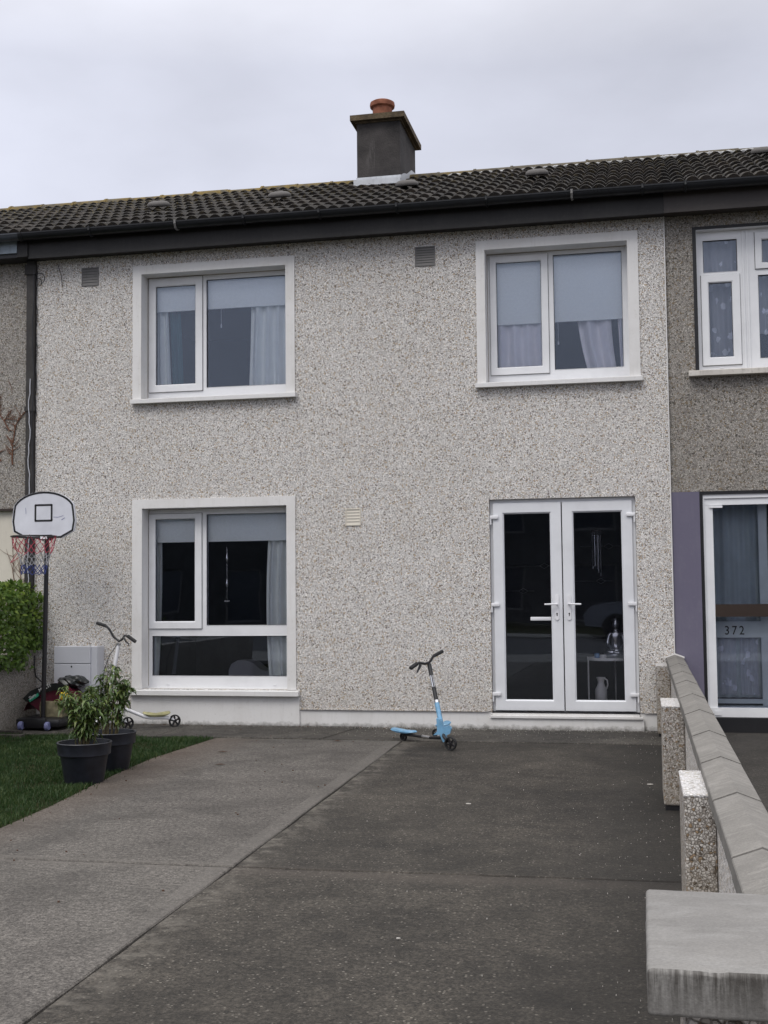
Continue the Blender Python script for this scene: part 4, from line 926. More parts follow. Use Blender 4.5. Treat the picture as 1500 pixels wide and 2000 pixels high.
def hs():
    # shell of a lumpy box X -7.1..-6.27, Y 7..11.95, z .62...1.42
    y = random.uniform(9.2, 11.97); u = random.random()
    if u < .62: x = -6.30+random.gauss(0, .035)+.03*math.sin(y*9); z = random.uniform(.60, 1.38); n_ = (1, -.3, .3)
    elif u < .85: z = 1.40+random.gauss(0, .02)+.02*math.sin(y*7); x = random.uniform(-7.1, -6.30); n_ = (.2, -.2, 1)
    else: x = random.uniform(-7.0, -6.34); z = random.uniform(.62, 1.36); n_ = (.8, -.5, .2)
    if y > 11.75 and z < .8: z += .18
    if random.random() < .02: z = 1.42+random.uniform(0, .07); x = random.uniform(-6.6, -6.36); y = random.uniform(11.5, 11.95)
    hi = max(0, min(1, (z-.6)/.8)); cl_ = .5+.5*math.sin(y*13+z*9)*math.sin(z*17+x*8)
    tone = min(1, max(0, .15+.35*hi*cl_+random.uniform(0, .45)))
    return (x, y, z), (n_[0]+random.gauss(0, .5), n_[1]+random.gauss(0, .5), n_[2]+random.gauss(0, .5)), tone
leaves(10000, hs, .04, .07, .52).build('foliage', 'leaf_hedge', hd, flip=True)
m = MB()
for i in range(40):
    y = 9.3+i*.068; x = random.uniform(-6.6, -6.42); m.tube([(x, y, .5), (x+random.uniform(-.1, .1), y+random.uniform(-.1, .1), 1.0), (x+random.uniform(-.1, .12), y+random.uniform(-.1, .1), 1.36)], [.012, .008, .003], 5)
m.build('branches', 'stem', hd)

# ------------------------------------------------------------------ lawn grass (uncountable)
def inpoly(x, y):
    ex = np.interp(y, [5.0, 5.93, 6.7, 7.4, 7.9, 8.5, 9.0, 9.6, 10.3, 11.0], [-3.72, -3.74, -3.78, -3.83, -3.89, -3.96, -4.01, -4.05, -4.02, -3.98])
    return x < ex
N = 95000
y = rng.uniform(5.9, 11.0, N); x = -6.33+rng.uniform(0, 2.62, N)
ok = (x < np.interp(y, [5.0, 5.93, 6.7, 7.4, 7.9, 8.5, 9.0, 9.6, 10.3, 11.0], [-3.70, -3.72, -3.76, -3.81, -3.87, -3.94, -3.99, -4.03, -4.0, -3.97])+rng.normal(0, .032, N)*rng.uniform(0, 1.3, N)) & (x > -.60*y)
cl1 = np.sin(x*7+1.3*np.sin(y*5))*np.sin(y*6+x*3)
ok &= rng.uniform(0, 1, N) < .82+.3*cl1
x, y, cl1 = x[ok], y[ok], cl1[ok]; n = len(x)
h = rng.uniform(.018, .045, n)*(1+.35*cl1); a = rng.uniform(0, 2*np.pi, n); wd = rng.uniform(.0016, .0032, n); ln = rng.normal(0, .5, n)*h; la = rng.uniform(0, 2*np.pi, n)
lx, ly = ln*np.cos(la), ln*np.sin(la)
V = np.zeros((n, 5, 3)); cx_, sx_ = np.cos(a)*wd, np.sin(a)*wd
for k, (hh, ww, lf) in enumerate(((0, 1, 0), (0, -1, 0), (.6, .7, .35), (.6, -.7, .35), (1, 0, 1))):
    V[:, k, 0] = x+cx_*ww+lx*lf; V[:, k, 1] = y+sx_*ww+ly*lf; V[:, k, 2] = h*hh*(1-.15*lf)-.004
gm = bpy.data.meshes.new('grass'); base_ = np.arange(n)*5
gm.vertices.add(n*5); gm.vertices.foreach_set('co', V.reshape(-1))
tri = np.stack([base_, base_+1, base_+3, base_, base_+3, base_+2, base_+2, base_+3, base_+4], 1).reshape(-1)
gm.loops.add(len(tri)); gm.loops.foreach_set('vertex_index', tri.astype(np.int32)); gm.polygons.add(n*3); gm.polygons.foreach_set('loop_start', (np.arange(n*3)*3).astype(np.int32)); gm.update(calc_edges=True)
at = gm.attributes.new('leaf', 'FLOAT', 'POINT'); tone = np.clip(rng.uniform(0, .62, n)+.18*cl1+(rng.uniform(0, 1, n) < .03)*.5, 0, 1); at.data.foreach_set('value', np.repeat(tone, 5))
gm.materials.append(MATS['grass']); go = bpy.data.objects.new('grass', gm); COL.objects.link(go); struct(go, 'stuff', 'short dark green grass of the small lawn'); go['category'] = 'grass'

# ------------------------------------------------------------------ right boundary wall with posts and coping
rw = thing('boundary_wall', 'white pebbledashed wall with grey saddleback coping running from the house towards the viewer', 'wall', (.3, 6, 0))
m = MB(); m.box(.248, .352, 2.08, 11.99, -.05, Z(-.755)); m.build('wall', 'pebble', rw)
def coping(y0, y1, zc):
    m = MB(); xl, xr, xm = .22, .38, .30; j = random.uniform(-.001, .001)
    poly = [(xl+j, zc-.055), (xr+j, zc-.055), (xr+j, zc-.004), (xr-.003+j, zc), (xm+j, zc+.028), (xl+.003+j, zc), (xl+j, zc-.004)]
    m.prism([(p[0], p[1]) for p in poly], y0+.0022, y1-.0022, 'Y'); return m
ys = [11.985, 11.6, 10.7, 9.82, 8.94, 7.9, 6.95, 6.0, 5.13, 4.285, 3.42, 2.55, 2.085]
for k, (a_, b2) in enumerate(zip(ys[1:], ys)):
    t = ((a_+b2)/2-2)/10; zc = Z(-.737+.046*t); co_ = coping(a_, b2, zc); co_.build('coping_stone', 'coping', rw)
m = MB(); m.prism([(.236, Z(-.80)), (.364, Z(-.80)), (.364, Z(-.768)), (.30, Z(-.735)), (.236, Z(-.768))], 2.09, 11.98, 'Y'); m.build('mortar_bed', 'mortar', rw)
m = MB(); m.prism([(.21, Z(-.70)), (.30, Z(-.668)), (.39, Z(-.70)), (.39, Z(-.685)), (.30, Z(-.652)), (.21, Z(-.685))], 11.955, 11.995, 'Y'); m.build('end_fillet', 'paint', rw)
def post(x0, x1, y0, y1, z1, nm='post'):
    bm = bmesh.new(); nx, ny, nz_ = 10, 24, 34
    m = MB(); m.cbox(x0, x1, y0, y1, .03, z1, .012); o = m.build(nm, 'pebble_post', rw)
    MB().box(x0+.01, x1, y0+.01, y1, -.02, .03).build('post_foot', 'blackpaint', rw)
    MB().cbox(x0-.002, x1-.001, y0-.002, y1+.002, z1-.010, z1+.003, .006).build('post_top', 'pebble_top', rw)
post(.134, .247, 4.58, 5.16, Z(-.760)); post(.110, .247, 7.84, 8.39, Z(-.757)); post(.12, .247, 11.56, 11.985, Z(-.748))

gp = thing('gate_pier', 'pebbledashed gate pier with a broad pale concrete cap in the near right corner', 'pier', (.25, 1.84, 0))
MB().cbox(.045, .46, 1.69, 2.01, -.05, Z(-.558), .01).build('shaft', 'pebble_post', gp)
bm = bmesh.new(); bmesh.ops.create_cube(bm, size=1); x0, x1, y0, y1, z0, z1 = -.004, .50, 1.630, 2.056, Z(-.553), Z(-.494)
for v in bm.verts: v.co = Vector(((x0+x1)/2+v.co.x*(x1-x0), (y0+y1)/2+v.co.y*(y1-y0), (z0+z1)/2+v.co.z*(z1-z0)))
bmesh.ops.bevel(bm, geom=bm.edges[:], offset=.006, segments=3, affect='EDGES', profile=.5)
bmesh.ops.subdivide_edges(bm, edges=[e_ for e_ in bm.edges if e_.calc_length() > .1], cuts=40, use_grid_fill=True)
from mathutils import noise as mnoise
for v in bm.verts:
    p_ = v.co; top = (p_.z > z1-.008); ed = max(abs(p_.x-(x0+x1)/2)/((x1-x0)/2), abs(p_.y-(y0+y1)/2)/((y1-y0)/2))
    q_ = mnoise.noise(p_*14)*.0008+mnoise.noise(p_*70)*.0005
    if ed > .93: q_ -= max(0, mnoise.noise(p_*38+Vector((3, 1, 2)))-.22)*.005
    v.co += Vector((q_*.6 if abs(p_.x-x0) < .02 else 0, q_*.8 if abs(p_.y-y0) < .02 else 0, q_ if top else 0))
    if top: v.co.z += .010*(1-ed)
m = MB().bm(bm)
m.build('cap', 'piercap', gp, smooth=True)

# ------------------------------------------------------------------ basketball hoop
bb = thing('basketball_hoop', 'portable basketball hoop with white backboard and red and blue net by the left wall', 'basketball hoop', (-5.95, 11.4, 0))
m = MB(); m.tube([(-5.972, 11.43, .10), (-5.955, 11.43, Z(-.5)), (-5.942, 11.43, Z(.56))], .0235, 14); m.box(-5.965, -5.915, 11.42, 11.46, Z(.52), Z(.70)); m.build('pole', 'blacksteel', bb, smooth=True)
m = MB(); m.cbox(-6.20, -5.72, 11.28, 11.75, .035, .125, .03); m.cbox(-6.08, -5.86, 11.26, 11.30, .03, .13, .01); m.build('base_tank', 'black', bb, smooth=True)
for wx in (-6.125, -5.835):
    wl = MB(); wl.lathe([(.001, -.02), (.035, -.02), (.042, -.015), (.042, .015), (.035, .02), (.001, .02)], (wx, 11.26, .055), 24, 'X'); wo_ = wl.build('wheel', 'rubber', bb, smooth=True)
    MB().lathe([(.036, -.021), (.044, -.012), (.044, .012), (.036, .021)], (wx+.0, 11.26, .055), 24, 'X').build('rim', 'lilac', wo_, smooth=True)
def board_outline(s=1.0):
    pts = [(-.20, -.235), (.20, -.235), (.335, -.165), (.352, -.06), (.340, .045)]
    for i in range(1, 16):
        a = math.radians(12+156*i/16); pts.append((.355*math.cos(a), .03+.215*math.sin(a)))
    pts += [(-.340, .045), (-.352, -.06), (-.335, -.165)]
    return [(p[0]*s, p[1]*s) for p in pts]
bx, bz = -5.955, Z(.775)
m = MB(); m.prism([(bx+p[0], bz+p[1]) for p in board_outline()], 11.38, 11.41); bdo = m.build('backboard', 'board', bb)
def strip(mb, pts, w_, y0, y1, closed=True):
    n = len(pts)
    for i in range(n if closed else n-1):
        a, b = Vector(pts[i]), Vector(pts[(i+1) % n]); d = (b-a).normalized(); nn = Vector((-d.y, d.x))*w_/2; a2, b2_ = a-d*w_*.25, b+d*w_*.25
        q = [a2-nn, b2_-nn, b2_+nn, a2+nn]; mb.add([(p.x, y1, p.y) for p in q], [(0, 1, 2, 3)])
m = MB(); strip(m, [(bx+p[0], bz+p[1]) for p in board_outline(.955)], .020, 0, 11.3785); strip(m, [(bx-.09, bz-.055), (bx+.09, bz-.055), (bx+.09, bz+.105), (bx-.09, bz+.105)], .020, 0, 11.3783); m.build('black_lines', 'blackink', bdo)
m = MB(); strip(m, [(bx+.11, bz-.02), (bx+.16, bz-.022), (bx+.22, bz-.008)], .004, 0, 11.378, False); strip(m, [(bx+.2, bz-.05), (bx+.235, bz-.03)], .006, 0, 11.3781, False); strip(m, [(bx-.20, bz+.08), (bx-.195, bz+.02)], .004, 0, 11.378, False); m.build('scuffs', 'lilac', bdo)
rc = Vector((-5.925, 11.13, Z(.548))); RR = .222
m = MB(); m.tube([(rc.x+RR*math.cos(a), rc.y+RR*math.sin(a), rc.z) for a in [2*math.pi*i/40 for i in range(41)]], .0085, 8, False)
m.box(rc.x-.05, rc.x+.07, 11.35, 11.379, Z(.52), Z(.575)); m.tube([(rc.x-.1, 11.33, rc.z), (rc.x-.02, 11.37, rc.z-.03)], .007, 6); m.tube([(rc.x+.12, 11.32, rc.z), (rc.x+.05, 11.37, rc.z-.03)], .007, 6); m.build('rim', 'blacksteel', bb, smooth=True)
MB().box(rc.x-.04, rc.x+.03, 11.334, 11.349, Z(.53), Z(.57)).build('bracket', 'white', bb)
nets = {'red_cord': MB(), 'white_cord': MB(), 'blue_cord': MB()}; random.seed(5)
levels = [(0, RR, .0), (1, .205, -.09), (2, .165, -.165), (3, .135, -.225), (4, .122, -.285), (5, .118, -.335), (6, .115, -.375)]
K = 10
def npt(l, k):
    r_, dz = levels[l][1], levels[l][2]; a = 2*math.pi*(k+.5*(l % 2))/K; jt = random.Random(l*31+k % K)
    return Vector((rc.x+r_*math.cos(a)+jt.uniform(-.012, .012), rc.y+r_*math.sin(a), rc.z+dz+jt.uniform(-.012, .012)))
for l in range(6):
    mt_ = 'red_cord' if l < 2 else ('white_cord' if l < 4 else 'blue_cord')
    for k in range(K):
        kk2 = (k, k-1) if l % 2 == 0 else (k, k+1)
        for q in kk2:
            p0, p1 = npt(l, k), npt(l+1, q); md_ = (p0+p1)/2+Vector((0, 0, -.008)); nets[mt_].tube([p0, md_, p1], .0042 if l > 3 else .0036, 5, False)
nets['red_cord'].tube([npt(2, 5), (rc.x-.24, rc.y-.03, rc.z-.26), npt(2, 4)], .004, 5, False)
for q_, mb_ in nets.items(): mb_.build('net', q_, bb, smooth=True)
ws = thing('stone_block', 'rough sandstone block weighing down the basketball hoop base', 'stone block', (-5.9, 11.45, .13))
bm = bmesh.new(); bmesh.ops.create_cube(bm, size=1); bmesh.ops.subdivide_edges(bm, edges=bm.edges[:], cuts=5, use_grid_fill=True)
for v in bm.verts: v.co += Vector([random.uniform(-.02, .02) for _ in range(3)]); v.co = Vector((v.co.x*.245, v.co.y*.2, v.co.z*.15))
MB().bm(bm, Matrix.Translation((-5.90, 11.56, .20))).build('block', 'stone_block', ws, smooth=True)
# compost bags draped behind
def bag(name, label, path, halfw, thick, mat, prints):
    o = thing(name, label, 'bag', (path[0][0], path[0][1], 0)); m = MB(); n = len(path); w_ = 9; vs = []
    for sgn in (1, -1):
        for i, (x, y, z) in enumerate(path):
            for j in range(w_):
                u = j/(w_-1)*2-1; e_ = (1-abs(u)**3)*(math.sin(math.pi*min(1, max(0, (i+.4)/(n-.2))))**.5)
                vs.append((x+random.uniform(-.006, .006), y+u*halfw, z+sgn*thick*e_*.5-.03*u*u+random.uniform(-.006, .006)))
    fs = []; off = n*w_
    for i in range(n-1):
        for j in range(w_-1):
            a = i*w_+j; fs.append((a, a+1, a+w_+1, a+w_)); fs.append((a+off, a+w_+off, a+w_+1+off, a+1+off))
        fs.append((i*w_, (i+1)*w_, (i+1)*w_+off, i*w_+off)); fs.append((i*w_+w_-1, i*w_+w_-1+off, (i+1)*w_+w_-1+off, (i+1)*w_+w_-1))
    m.add(vs, fs); m.build('sack', mat, o, smooth=True); return o
pth = [(-6.27, 11.72, .20), (-6.22, 11.72, .29), (-6.12, 11.72, .33), (-6.0, 11.72, .375), (-5.9, 11.72, .39), (-5.8, 11.72, .38), (-5.70, 11.72, .31), (-5.63, 11.72, .22)]
bg1 = bag('compost_bag', 'maroon and black compost bag slumped behind the hoop base', pth, .14, .13, 'bag_red', None)
# front apron of the sack, dark print band
def ribbon(o, name, pts, w0, w1, y, mat):
    m = MB(); vs = []
    for i, (x, z) in enumerate(pts):
        t = i/(len(pts)-1); w_ = w0+(w1-w0)*t; vs += [(x, y, z-w_/2), (x, y-.004, z+w_/2)]
    m.add(vs, [(2*i, 2*i+2, 2*i+3, 2*i+1) for i in range(len(pts)-1)]); vs2 = [(v[0], v[1]+.01, v[2]) for v in m.v]; return m.build(name, mat, o)
m = MB(); m.prism([(-6.26, .31), (-6.18, .375), (-6.02, .44), (-5.9, .455), (-5.78, .43), (-5.68, .34), (-5.60, .30), (-5.62, .24), (-5.72, .2), (-5.9, .19), (-6.03, .15), (-6.05, .09), (-6.09, .16), (-6.16, .22), (-6.25, .27)], 11.585, 11.60); m.build('front_fold', 'bag_red', bg1)
m = MB(); m.prism([(-6.27, .30), (-6.19, .375), (-6.02, .443), (-5.9, .458), (-5.80, .44), (-5.80, .385), (-5.92, .385), (-6.05, .36), (-6.17, .27), (-6.24, .265)], 11.57, 11.584); m.build('black_band', 'bag_black', bg1)
m = MB(); m.prism([(-6.205, .29), (-6.10, .355), (-6.092, .325), (-6.19, .262)], 11.562, 11.569); m.build('green_print', 'bag_green', bg1)
text('MULTI', .05, (-6.085, 11.566, .365), (math.pi/2, -math.radians(25), 0), 'ink', 'lettering', bg1, .0008)
text('Zero', .042, (-6.19, 11.560, .287), (math.pi/2, -math.radians(30), 0), 'ink', 'lettering', bg1, .0008)
bg2 = thing('plastic_bag', 'crumpled black bag with a yellow print on top of the compost bag', 'bag', (-5.75, 11.7, .4))
bm = bmesh.new(); bmesh.ops.create_icosphere(bm, subdivisions=4, radius=1)
for v in bm.verts: c_ = v.co; f_ = 1+.12*math.sin(c_.x*9+c_.z*5)+.08*math.sin(c_.y*13+c_.x*4); v.co = Vector((c_.x*.15*f_, c_.y*.12*f_, c_.z*.06*f_))
MB().bm(bm, Matrix.Translation((-5.78, 11.70, .465))).build('sack', 'bag_black', bg2, smooth=True)
bm = bmesh.new(); bmesh.ops.create_icosphere(bm, subdivisions=3, radius=1)
for v in bm.verts: c_ = v.co; f_ = 1+.14*math.sin(c_.x*7+c_.z*8); v.co = Vector((c_.x*.055*f_, c_.y*.025, c_.z*.045*f_))
MB().bm(bm, Matrix.Translation((-5.795, 11.55, .330))).build('yellow_print', 'bag_yellow', bg2, smooth=True)

# ------------------------------------------------------------------ pots with shrubs
def pot(cx, cy, s, label, fl, seed, n_st, hgt, lab2):
    o = thing('plant_pot', label, 'plant pot', (cx, cy, 0), 'dark plant pots on the lawn')
    pr = [(.001, .0), (.135, 0), (.142, .012), (.172, .195), (.176, .2), (.190, .205), (.197, .285), (.201, .290), (.197, .295), (.186, .292), (.178, .262), (.001, .258)]
    MB().lathe([(r_*s, h_*s) for r_, h_ in pr[:-1]]+[(.165*s, .2*s), (.001, .2*s)], (cx, cy, 0), 40).build('pot', 'pot', o, smooth=True)
    MB().lathe([(.176*s, .235*s), (.12*s, .25*s), (.001, .255*s)], (cx, cy, 0), 24).build('soil', 'soil', o, smooth=True)
    random.seed(seed); pl = thing('potted_shrub', lab2, 'shrub', (cx, cy, .24), 'shrubs growing in the dark pots')
    st_ = MB(); tips = []
    for i in range(n_st):
        a = 2*math.pi*i/n_st+random.uniform(-.4, .4); r_ = random.uniform(.02, .06); top_r = random.uniform(.05, fl); hh = hgt*random.uniform(.72, 1.05)
        p0 = Vector((cx+r_*math.cos(a), cy+r_*math.sin(a), .24)); p3 = Vector((cx+top_r*math.cos(a)+fl*.1, cy+top_r*math.sin(a), .24+hh)); p1 = p0.lerp(p3, .4)+Vector((0, 0, hh*.08))
        pts = [p0, p1, p0.lerp(p3, .75)+Vector((random.uniform(-.02, .02), 0, .02)), p3]; st_.tube(pts, [.006, .005, .0035, .0015], 5)
        tips.append([p0.lerp(p1, t) for t in (.55, .8)]+[p1.lerp(pts[2], t) for t in (0, .25, .5, .75)]+[pts[2].lerp(p3, t) for t in (0, .25, .5, .75, 1)])
        if i % 2 == 0:
            b0 = pts[1]; b3 = b0+Vector((math.cos(a+1)*.11, math.sin(a+1)*.11, hh*.3)); st_.tube([b0, b3], [.004, .001], 5); tips.append([b0.lerp(b3, t) for t in (.3, .5, .7, .85, 1)])
    st_.build('stems', 'stem', pl, smooth=True)
    pts = [p for tp in tips for p in tp]
    def smp():
        p = random.choice(pts)+Vector([random.uniform(-.012, .012) for _ in range(3)]); a = random.uniform(0, 6.283)
        return p, (math.cos(a)*.35, math.sin(a)*.35, 1), min(1, max(0, random.gauss(.45, .25)))
    # long drooping leaves
    n = len(pts)*5; V, F, A = [], [], []
    for i in range(n):
        p, _, tone = smp(); a = random.uniform(0, 6.283); L = random.uniform(.055, .085); W = L*.30; d = Vector((math.cos(a), math.sin(a), 0)); s_ = Vector((-d.y, d.x, 0)); up = random.uniform(.3, 1.3)
        o_ = len(V); z = lambda t: up*L*t-L*1.1*t*t
        for t, w_ in ((0, .15), (.3, 1), (.65, .85), (1, 0)):
            c_ = p+d*L*t*.85+Vector((0, 0, z(t))); V += [c_+s_*W*w_*.5+Vector((0, 0, .15*W*w_)), c_, c_-s_*W*w_*.5+Vector((0, 0, .15*W*w_))]
        for k in range(3): b_ = o_+k*3; F += [(b_, b_+1, b_+4, b_+3), (b_+1, b_+2, b_+5, b_+4)]
        A += [tone]*12
    mb = MB(); mb.v = [tuple(v) for v in V]; mb.f = F; mb.mi = [0]*len(F); mb.at = ('leaf', A); mb.build('leaves', 'leaf_pot', pl, flip=True, smooth=False)
pot(-4.11, 8.98, 1.0, 'dark plant pot standing just behind the other, nearer the house', .15, 21, 10, .54, 'green leafy shrub in the rear pot')
pot(-4.035, 8.36, 1.0, 'dark plant pot nearest the driveway edge, in front of the other pot', .21, 4, 12, .43, 'bushier green shrub in the front pot')

# ------------------------------------------------------------------ three-wheeled scooters
def wheel(c, r, axis, par, w_=.028, spokes=5):
    """axis: unit vector of the axle"""
    ax = Vector(axis).normalized(); q = Vector((0, 0, 1)).rotation_difference(ax).to_matrix().to_4x4()
    T = Matrix.Translation(c) @ q
    def put(mb): mb.v = [tuple(T @ Vector(p)) for p in mb.v]; return mb
    t = put(MB().lathe([(r*.80, -w_/2), (r*.97, -w_/2), (r, -w_*.25), (r, w_*.25), (r*.97, w_/2), (r*.80, w_/2)], (0, 0, 0), 28, close=True)); wo_ = t.build('wheel', 'rubber', par, smooth=True)
    h_ = MB().lathe([(.001, -w_*.55), (r*.24, -w_*.55), (r*.24, w_*.55), (.001, w_*.55)], (0, 0, 0), 16)
    for k in range(spokes):
        a = 2*math.pi*k/spokes; u = Vector((math.cos(a), math.sin(a), 0)); v_ = Vector((-u.y, u.x, 0))*r*.12
        a0, b0 = u*r*.2, u*r*.82; vs = []
        for zz in (-w_*.3, w_*.3):
            for pp in (a0-v_, b0-v_, b0+v_, a0+v_): vs.append((pp.x, pp.y, zz))
        h_.add(vs, [(0, 3, 2, 1), (4, 5, 6, 7), (0, 1, 5, 4), (2, 3, 7, 6), (1, 2, 6, 5), (3, 0, 4, 7)])
    put(h_); h_.build('spokes', 'blacksteel', wo_)
def deck(a, b, wd_, th, mat, par, up=.02, name='footplate'):
    a, b = Vector(a), Vector(b); d = (b-a); L = d.length; d.normalize(); s_ = d.cross(Vector((0, 0, 1))).normalized(); u = s_.cross(d)
    prof = [(0, .25), (.06, .42), (.2, .5), (.5, .44), (.8, .5), (.95, .42), (1, .2)]; out = [(t*L, w_*wd_) for t, w_ in prof]+[(t*L, -w_*wd_) for t, w_ in reversed(prof)]
    n = len(out); vs = []; 
    for hh, sc_ in ((0, .82), (th*.5, 1), (th, .9)):
        for t, w_ in out: lift = up*((abs(t/L-.5)*2)**3); c_ = a+d*(L/2+(t-L/2)*sc_)+s_*w_*sc_+u*(hh+lift); vs.append(c_)
    fs = [tuple(range(n-1, -1, -1)), tuple(range(2*n, 3*n))]
    for k in range(2):
        for i in range(n): j = (i+1) % n; fs.append((k*n+i, k*n+j, (k+1)*n+j, (k+1)*n+i))
    return MB().add(vs, fs).build(name, mat, par, smooth=True)
# blue scooter
bs = thing('scooter', 'light blue three-wheeled scooter with black handlebars standing in the middle of the path', 'scooter', (-1.8, 10.9, 0), 'three-wheeled scooters')
wheel((-1.632, 10.41, .059), .059, (.42, .90, 0), bs); wheel((-2.165, 11.03, .036), .036, (.5, .86, 0), bs, .026); wheel((-1.905, 11.30, .040), .040, (.3, .95, .1), bs, .026)
B0, B1 = Vector((-1.728, 10.56, .16)), Vector((-1.873, 10.77, .715))
L_ = lambda t: B0.lerp(B1, t)
MB().tube([L_(-.06), L_(.40)], .022, 12).build('lower_tube', 'blue', bs, smooth=True)
MB().tube([L_(.36), L_(.44)], .021, 12).build('clamp', 'chrome', bs, smooth=True); MB().tube([L_(.44), L_(.64)], .019, 12).build('grip_sleeve', 'black', bs, smooth=True)
MB().tube([L_(.62), L_(.84)], .017, 12).build('steering_tube', 'chrome', bs, smooth=True)
MB().tube([L_(.63)+Vector((.006, -.018, 0)), L_(.83)+Vector((.006, -.018, 0))], .006, 6).build('brake_cable', 'black', bs)
MB().tube([L_(.82), L_(1.0)], .019, 12).build('stem_clamp', 'black', bs, smooth=True)
hb = MB(); c_ = L_(1.0)
hb.tube([(-1.975, 10.60, .705), (-1.94, 10.64, .735), (-1.90, 10.69, .722), c_+Vector((-.004, 0, .01)), c_+Vector((.012, .03, .03)), (-1.855, 10.86, .775), (-1.79, 10.97, .815)], [.012]*7, 10)
hb.build('handlebar', 'blacksteel', bs, smooth=True)
MB().tube([(-1.845, 10.885, .782), (-1.785, 10.98, .818)], .0165, 12).build('grip', 'rubber', bs, smooth=True); MB().tube([(-2.005, 10.565, .69), (-1.955, 10.62, .728)], .0185, 12).build('grip', 'rubber', bs, smooth=True)
MB().tube([(-1.93, 10.65, .715), (-1.94, 10.63, .685), (-1.955, 10.60, .645)], [.014, .011, .005], 8).build('brake_lever', 'black', bs, smooth=True)
# fork shroud
m = MB(); m.prism([(-1.772, .26), (-1.740, .25), (-1.705, .185), (-1.66, .20), (-1.640, .175), (-1.655, .13), (-1.685, .115), (-1.683, .06), (-1.715, .055), (-1.745, .12), (-1.80, .115), (-1.765, .15)], 10.515, 10.565); m.build('fork_cover', 'blue', bs)
m = MB(); m.tube([L_(-.03), (-1.70, 10.50, .10), (-1.632, 10.41, .056)], [.017, .015, .011], 8); m.lathe([(.012, -.022), (.012, .022)], (-1.632, 10.41, .056), 10, 'X'); m.build('fork', 'black', bs, smooth=True)
for e_, nm in (((-2.165, 11.03), 0), ((-1.905, 11.30), 1)):
    hubp = Vector((-1.745, 10.60, .085)); en = Vector((e_[0], e_[1], .058))
    MB().tube([hubp, hubp.lerp(en, .3)+Vector((0, 0, -.01)), hubp.lerp(en, .95)], .013, 8).build('arm', 'black' if nm == 0 else 'blacksteel', bs, smooth=True)
    MB().tube([hubp.lerp(en, .28)+Vector((0, 0, -.01)), hubp.lerp(en, .48)+Vector((0, 0, -.004))], .0145, 8).build('sleeve', 'chrome', bs, smooth=True)
    MB().tube([en+Vector((0, 0, .01)), en+Vector((0, 0, -.03))], .012, 8).build('caster', 'black', bs, smooth=True)
deck((-2.035, 10.93, .068), (-2.285, 11.10, .076), .095, .026, 'blue', bs, .008); deck((-2.10, 10.975, .088), (-2.22, 11.06, .093), .06, .008, 'paleblue', bs, 0, 'grip_pad')
deck((-1.86, 11.12, .10), (-1.80, 11.36, .115), .085, .018, 'blue', bs); deck((-1.845, 11.18, .121), (-1.815, 11.30, .124), .055, .006, 'paleblue', bs, 0, 'grip_pad')
# white scooter
w_s = thing('scooter', 'white three-wheeled scooter with cream footplates leaning against the wall behind the pots', 'scooter', (-5.1, 11.4, 0), 'three-wheeled scooters')
wheel((-4.70, 11.80, .064), .064, (.75, -.66, 0), w_s); wheel((-5.095, 11.53, .064), .064, (.75, -.66, 0), w_s); wheel((-5.32, 11.18, .064), .064, (.8, -.5, .1), w_s)
C0, C1 = Vector((-5.235, 11.35, .23)), Vector((-5.135, 11.40, .88)); Lw = lambda t: C0.lerp(C1, t)
MB().tube([Lw(-.1), Lw(.98)], .019, 12).build('steering_tube', 'white', w_s, smooth=True); MB().tube([Lw(.3), Lw(.34)], .02, 12).build('clamp', 'chrome', w_s, smooth=True)
hb = MB(); hb.tube([(-5.37, 11.40, 1.075), (-5.27, 11.40, 1.045), (-5.235, 11.40, 1.01), (-5.19, 11.40, .935), Lw(1.02), (-5.10, 11.40, .91), (-5.075, 11.40, .95), (-5.045, 11.40, .945), (-4.955, 11.40, .89)], .0115, 10); hb.build('handlebar', 'blacksteel', w_s, smooth=True)
MB().tube([(-5.375, 11.40, 1.078), (-5.285, 11.40, 1.05)], .0165, 12).build('grip', 'rubber', w_s, smooth=True); MB().tube([(-5.04, 11.40, .945), (-4.955, 11.40, .887)], .0175, 12).build('grip', 'rubber', w_s, smooth=True)
MB().tube([(-5.08, 11.385, .935), (-5.045, 11.37, .89), (-5.015, 11.365, .868), (-5.008, 11.365, .845)], [.011, .009, .006, .004], 8).build('brake_lever', 'black', w_s, smooth=True)
MB().tube([Lw(.96), Lw(.99)], .024, 12).build('stem_clamp', 'chrome', w_s, smooth=True)
MB().tube([(-5.15, 11.385, .86), (-5.22, 11.38, .76), (-5.275, 11.37, .62), (-5.29, 11.36, .45), (-5.27, 11.35, .27)], .0035, 6).build('brake_cable', 'black', w_s, smooth=True)
MB().tube([Lw(-.1), (-5.28, 11.27, .13), (-5.32, 11.18, .064)], [.018, .016, .012], 8).build('fork', 'white', w_s, smooth=True)
m = MB(); m.tube([(-5.24, 11.36, .21), (-5.15, 11.42, .225), (-5.08, 11.50, .20), (-4.95, 11.60, .125), (-4.90, 11.64, .11), (-4.76, 11.75, .10), (-4.71, 11.80, .075)], .018, 10); m.build('arm', 'white', w_s, smooth=True)
m = MB(); m.tube([(-5.24, 11.36, .20), (-5.2, 11.42, .18), (-5.15, 11.48, .11), (-5.11, 11.53, .07)], .018, 10); m.build('arm', 'white', w_s, smooth=True)
deck((-4.965, 11.60, .122), (-4.735, 11.77, .116), .095, .032, 'wood_deck', w_s); deck((-4.945, 11.608, .152), (-4.88, 11.657, .148), .05, .004, 'black', w_s, 0, 'grip_pad')
deck((-5.27, 11.42, .128), (-5.13, 11.50, .118), .085, .02, 'wood_deck', w_s)

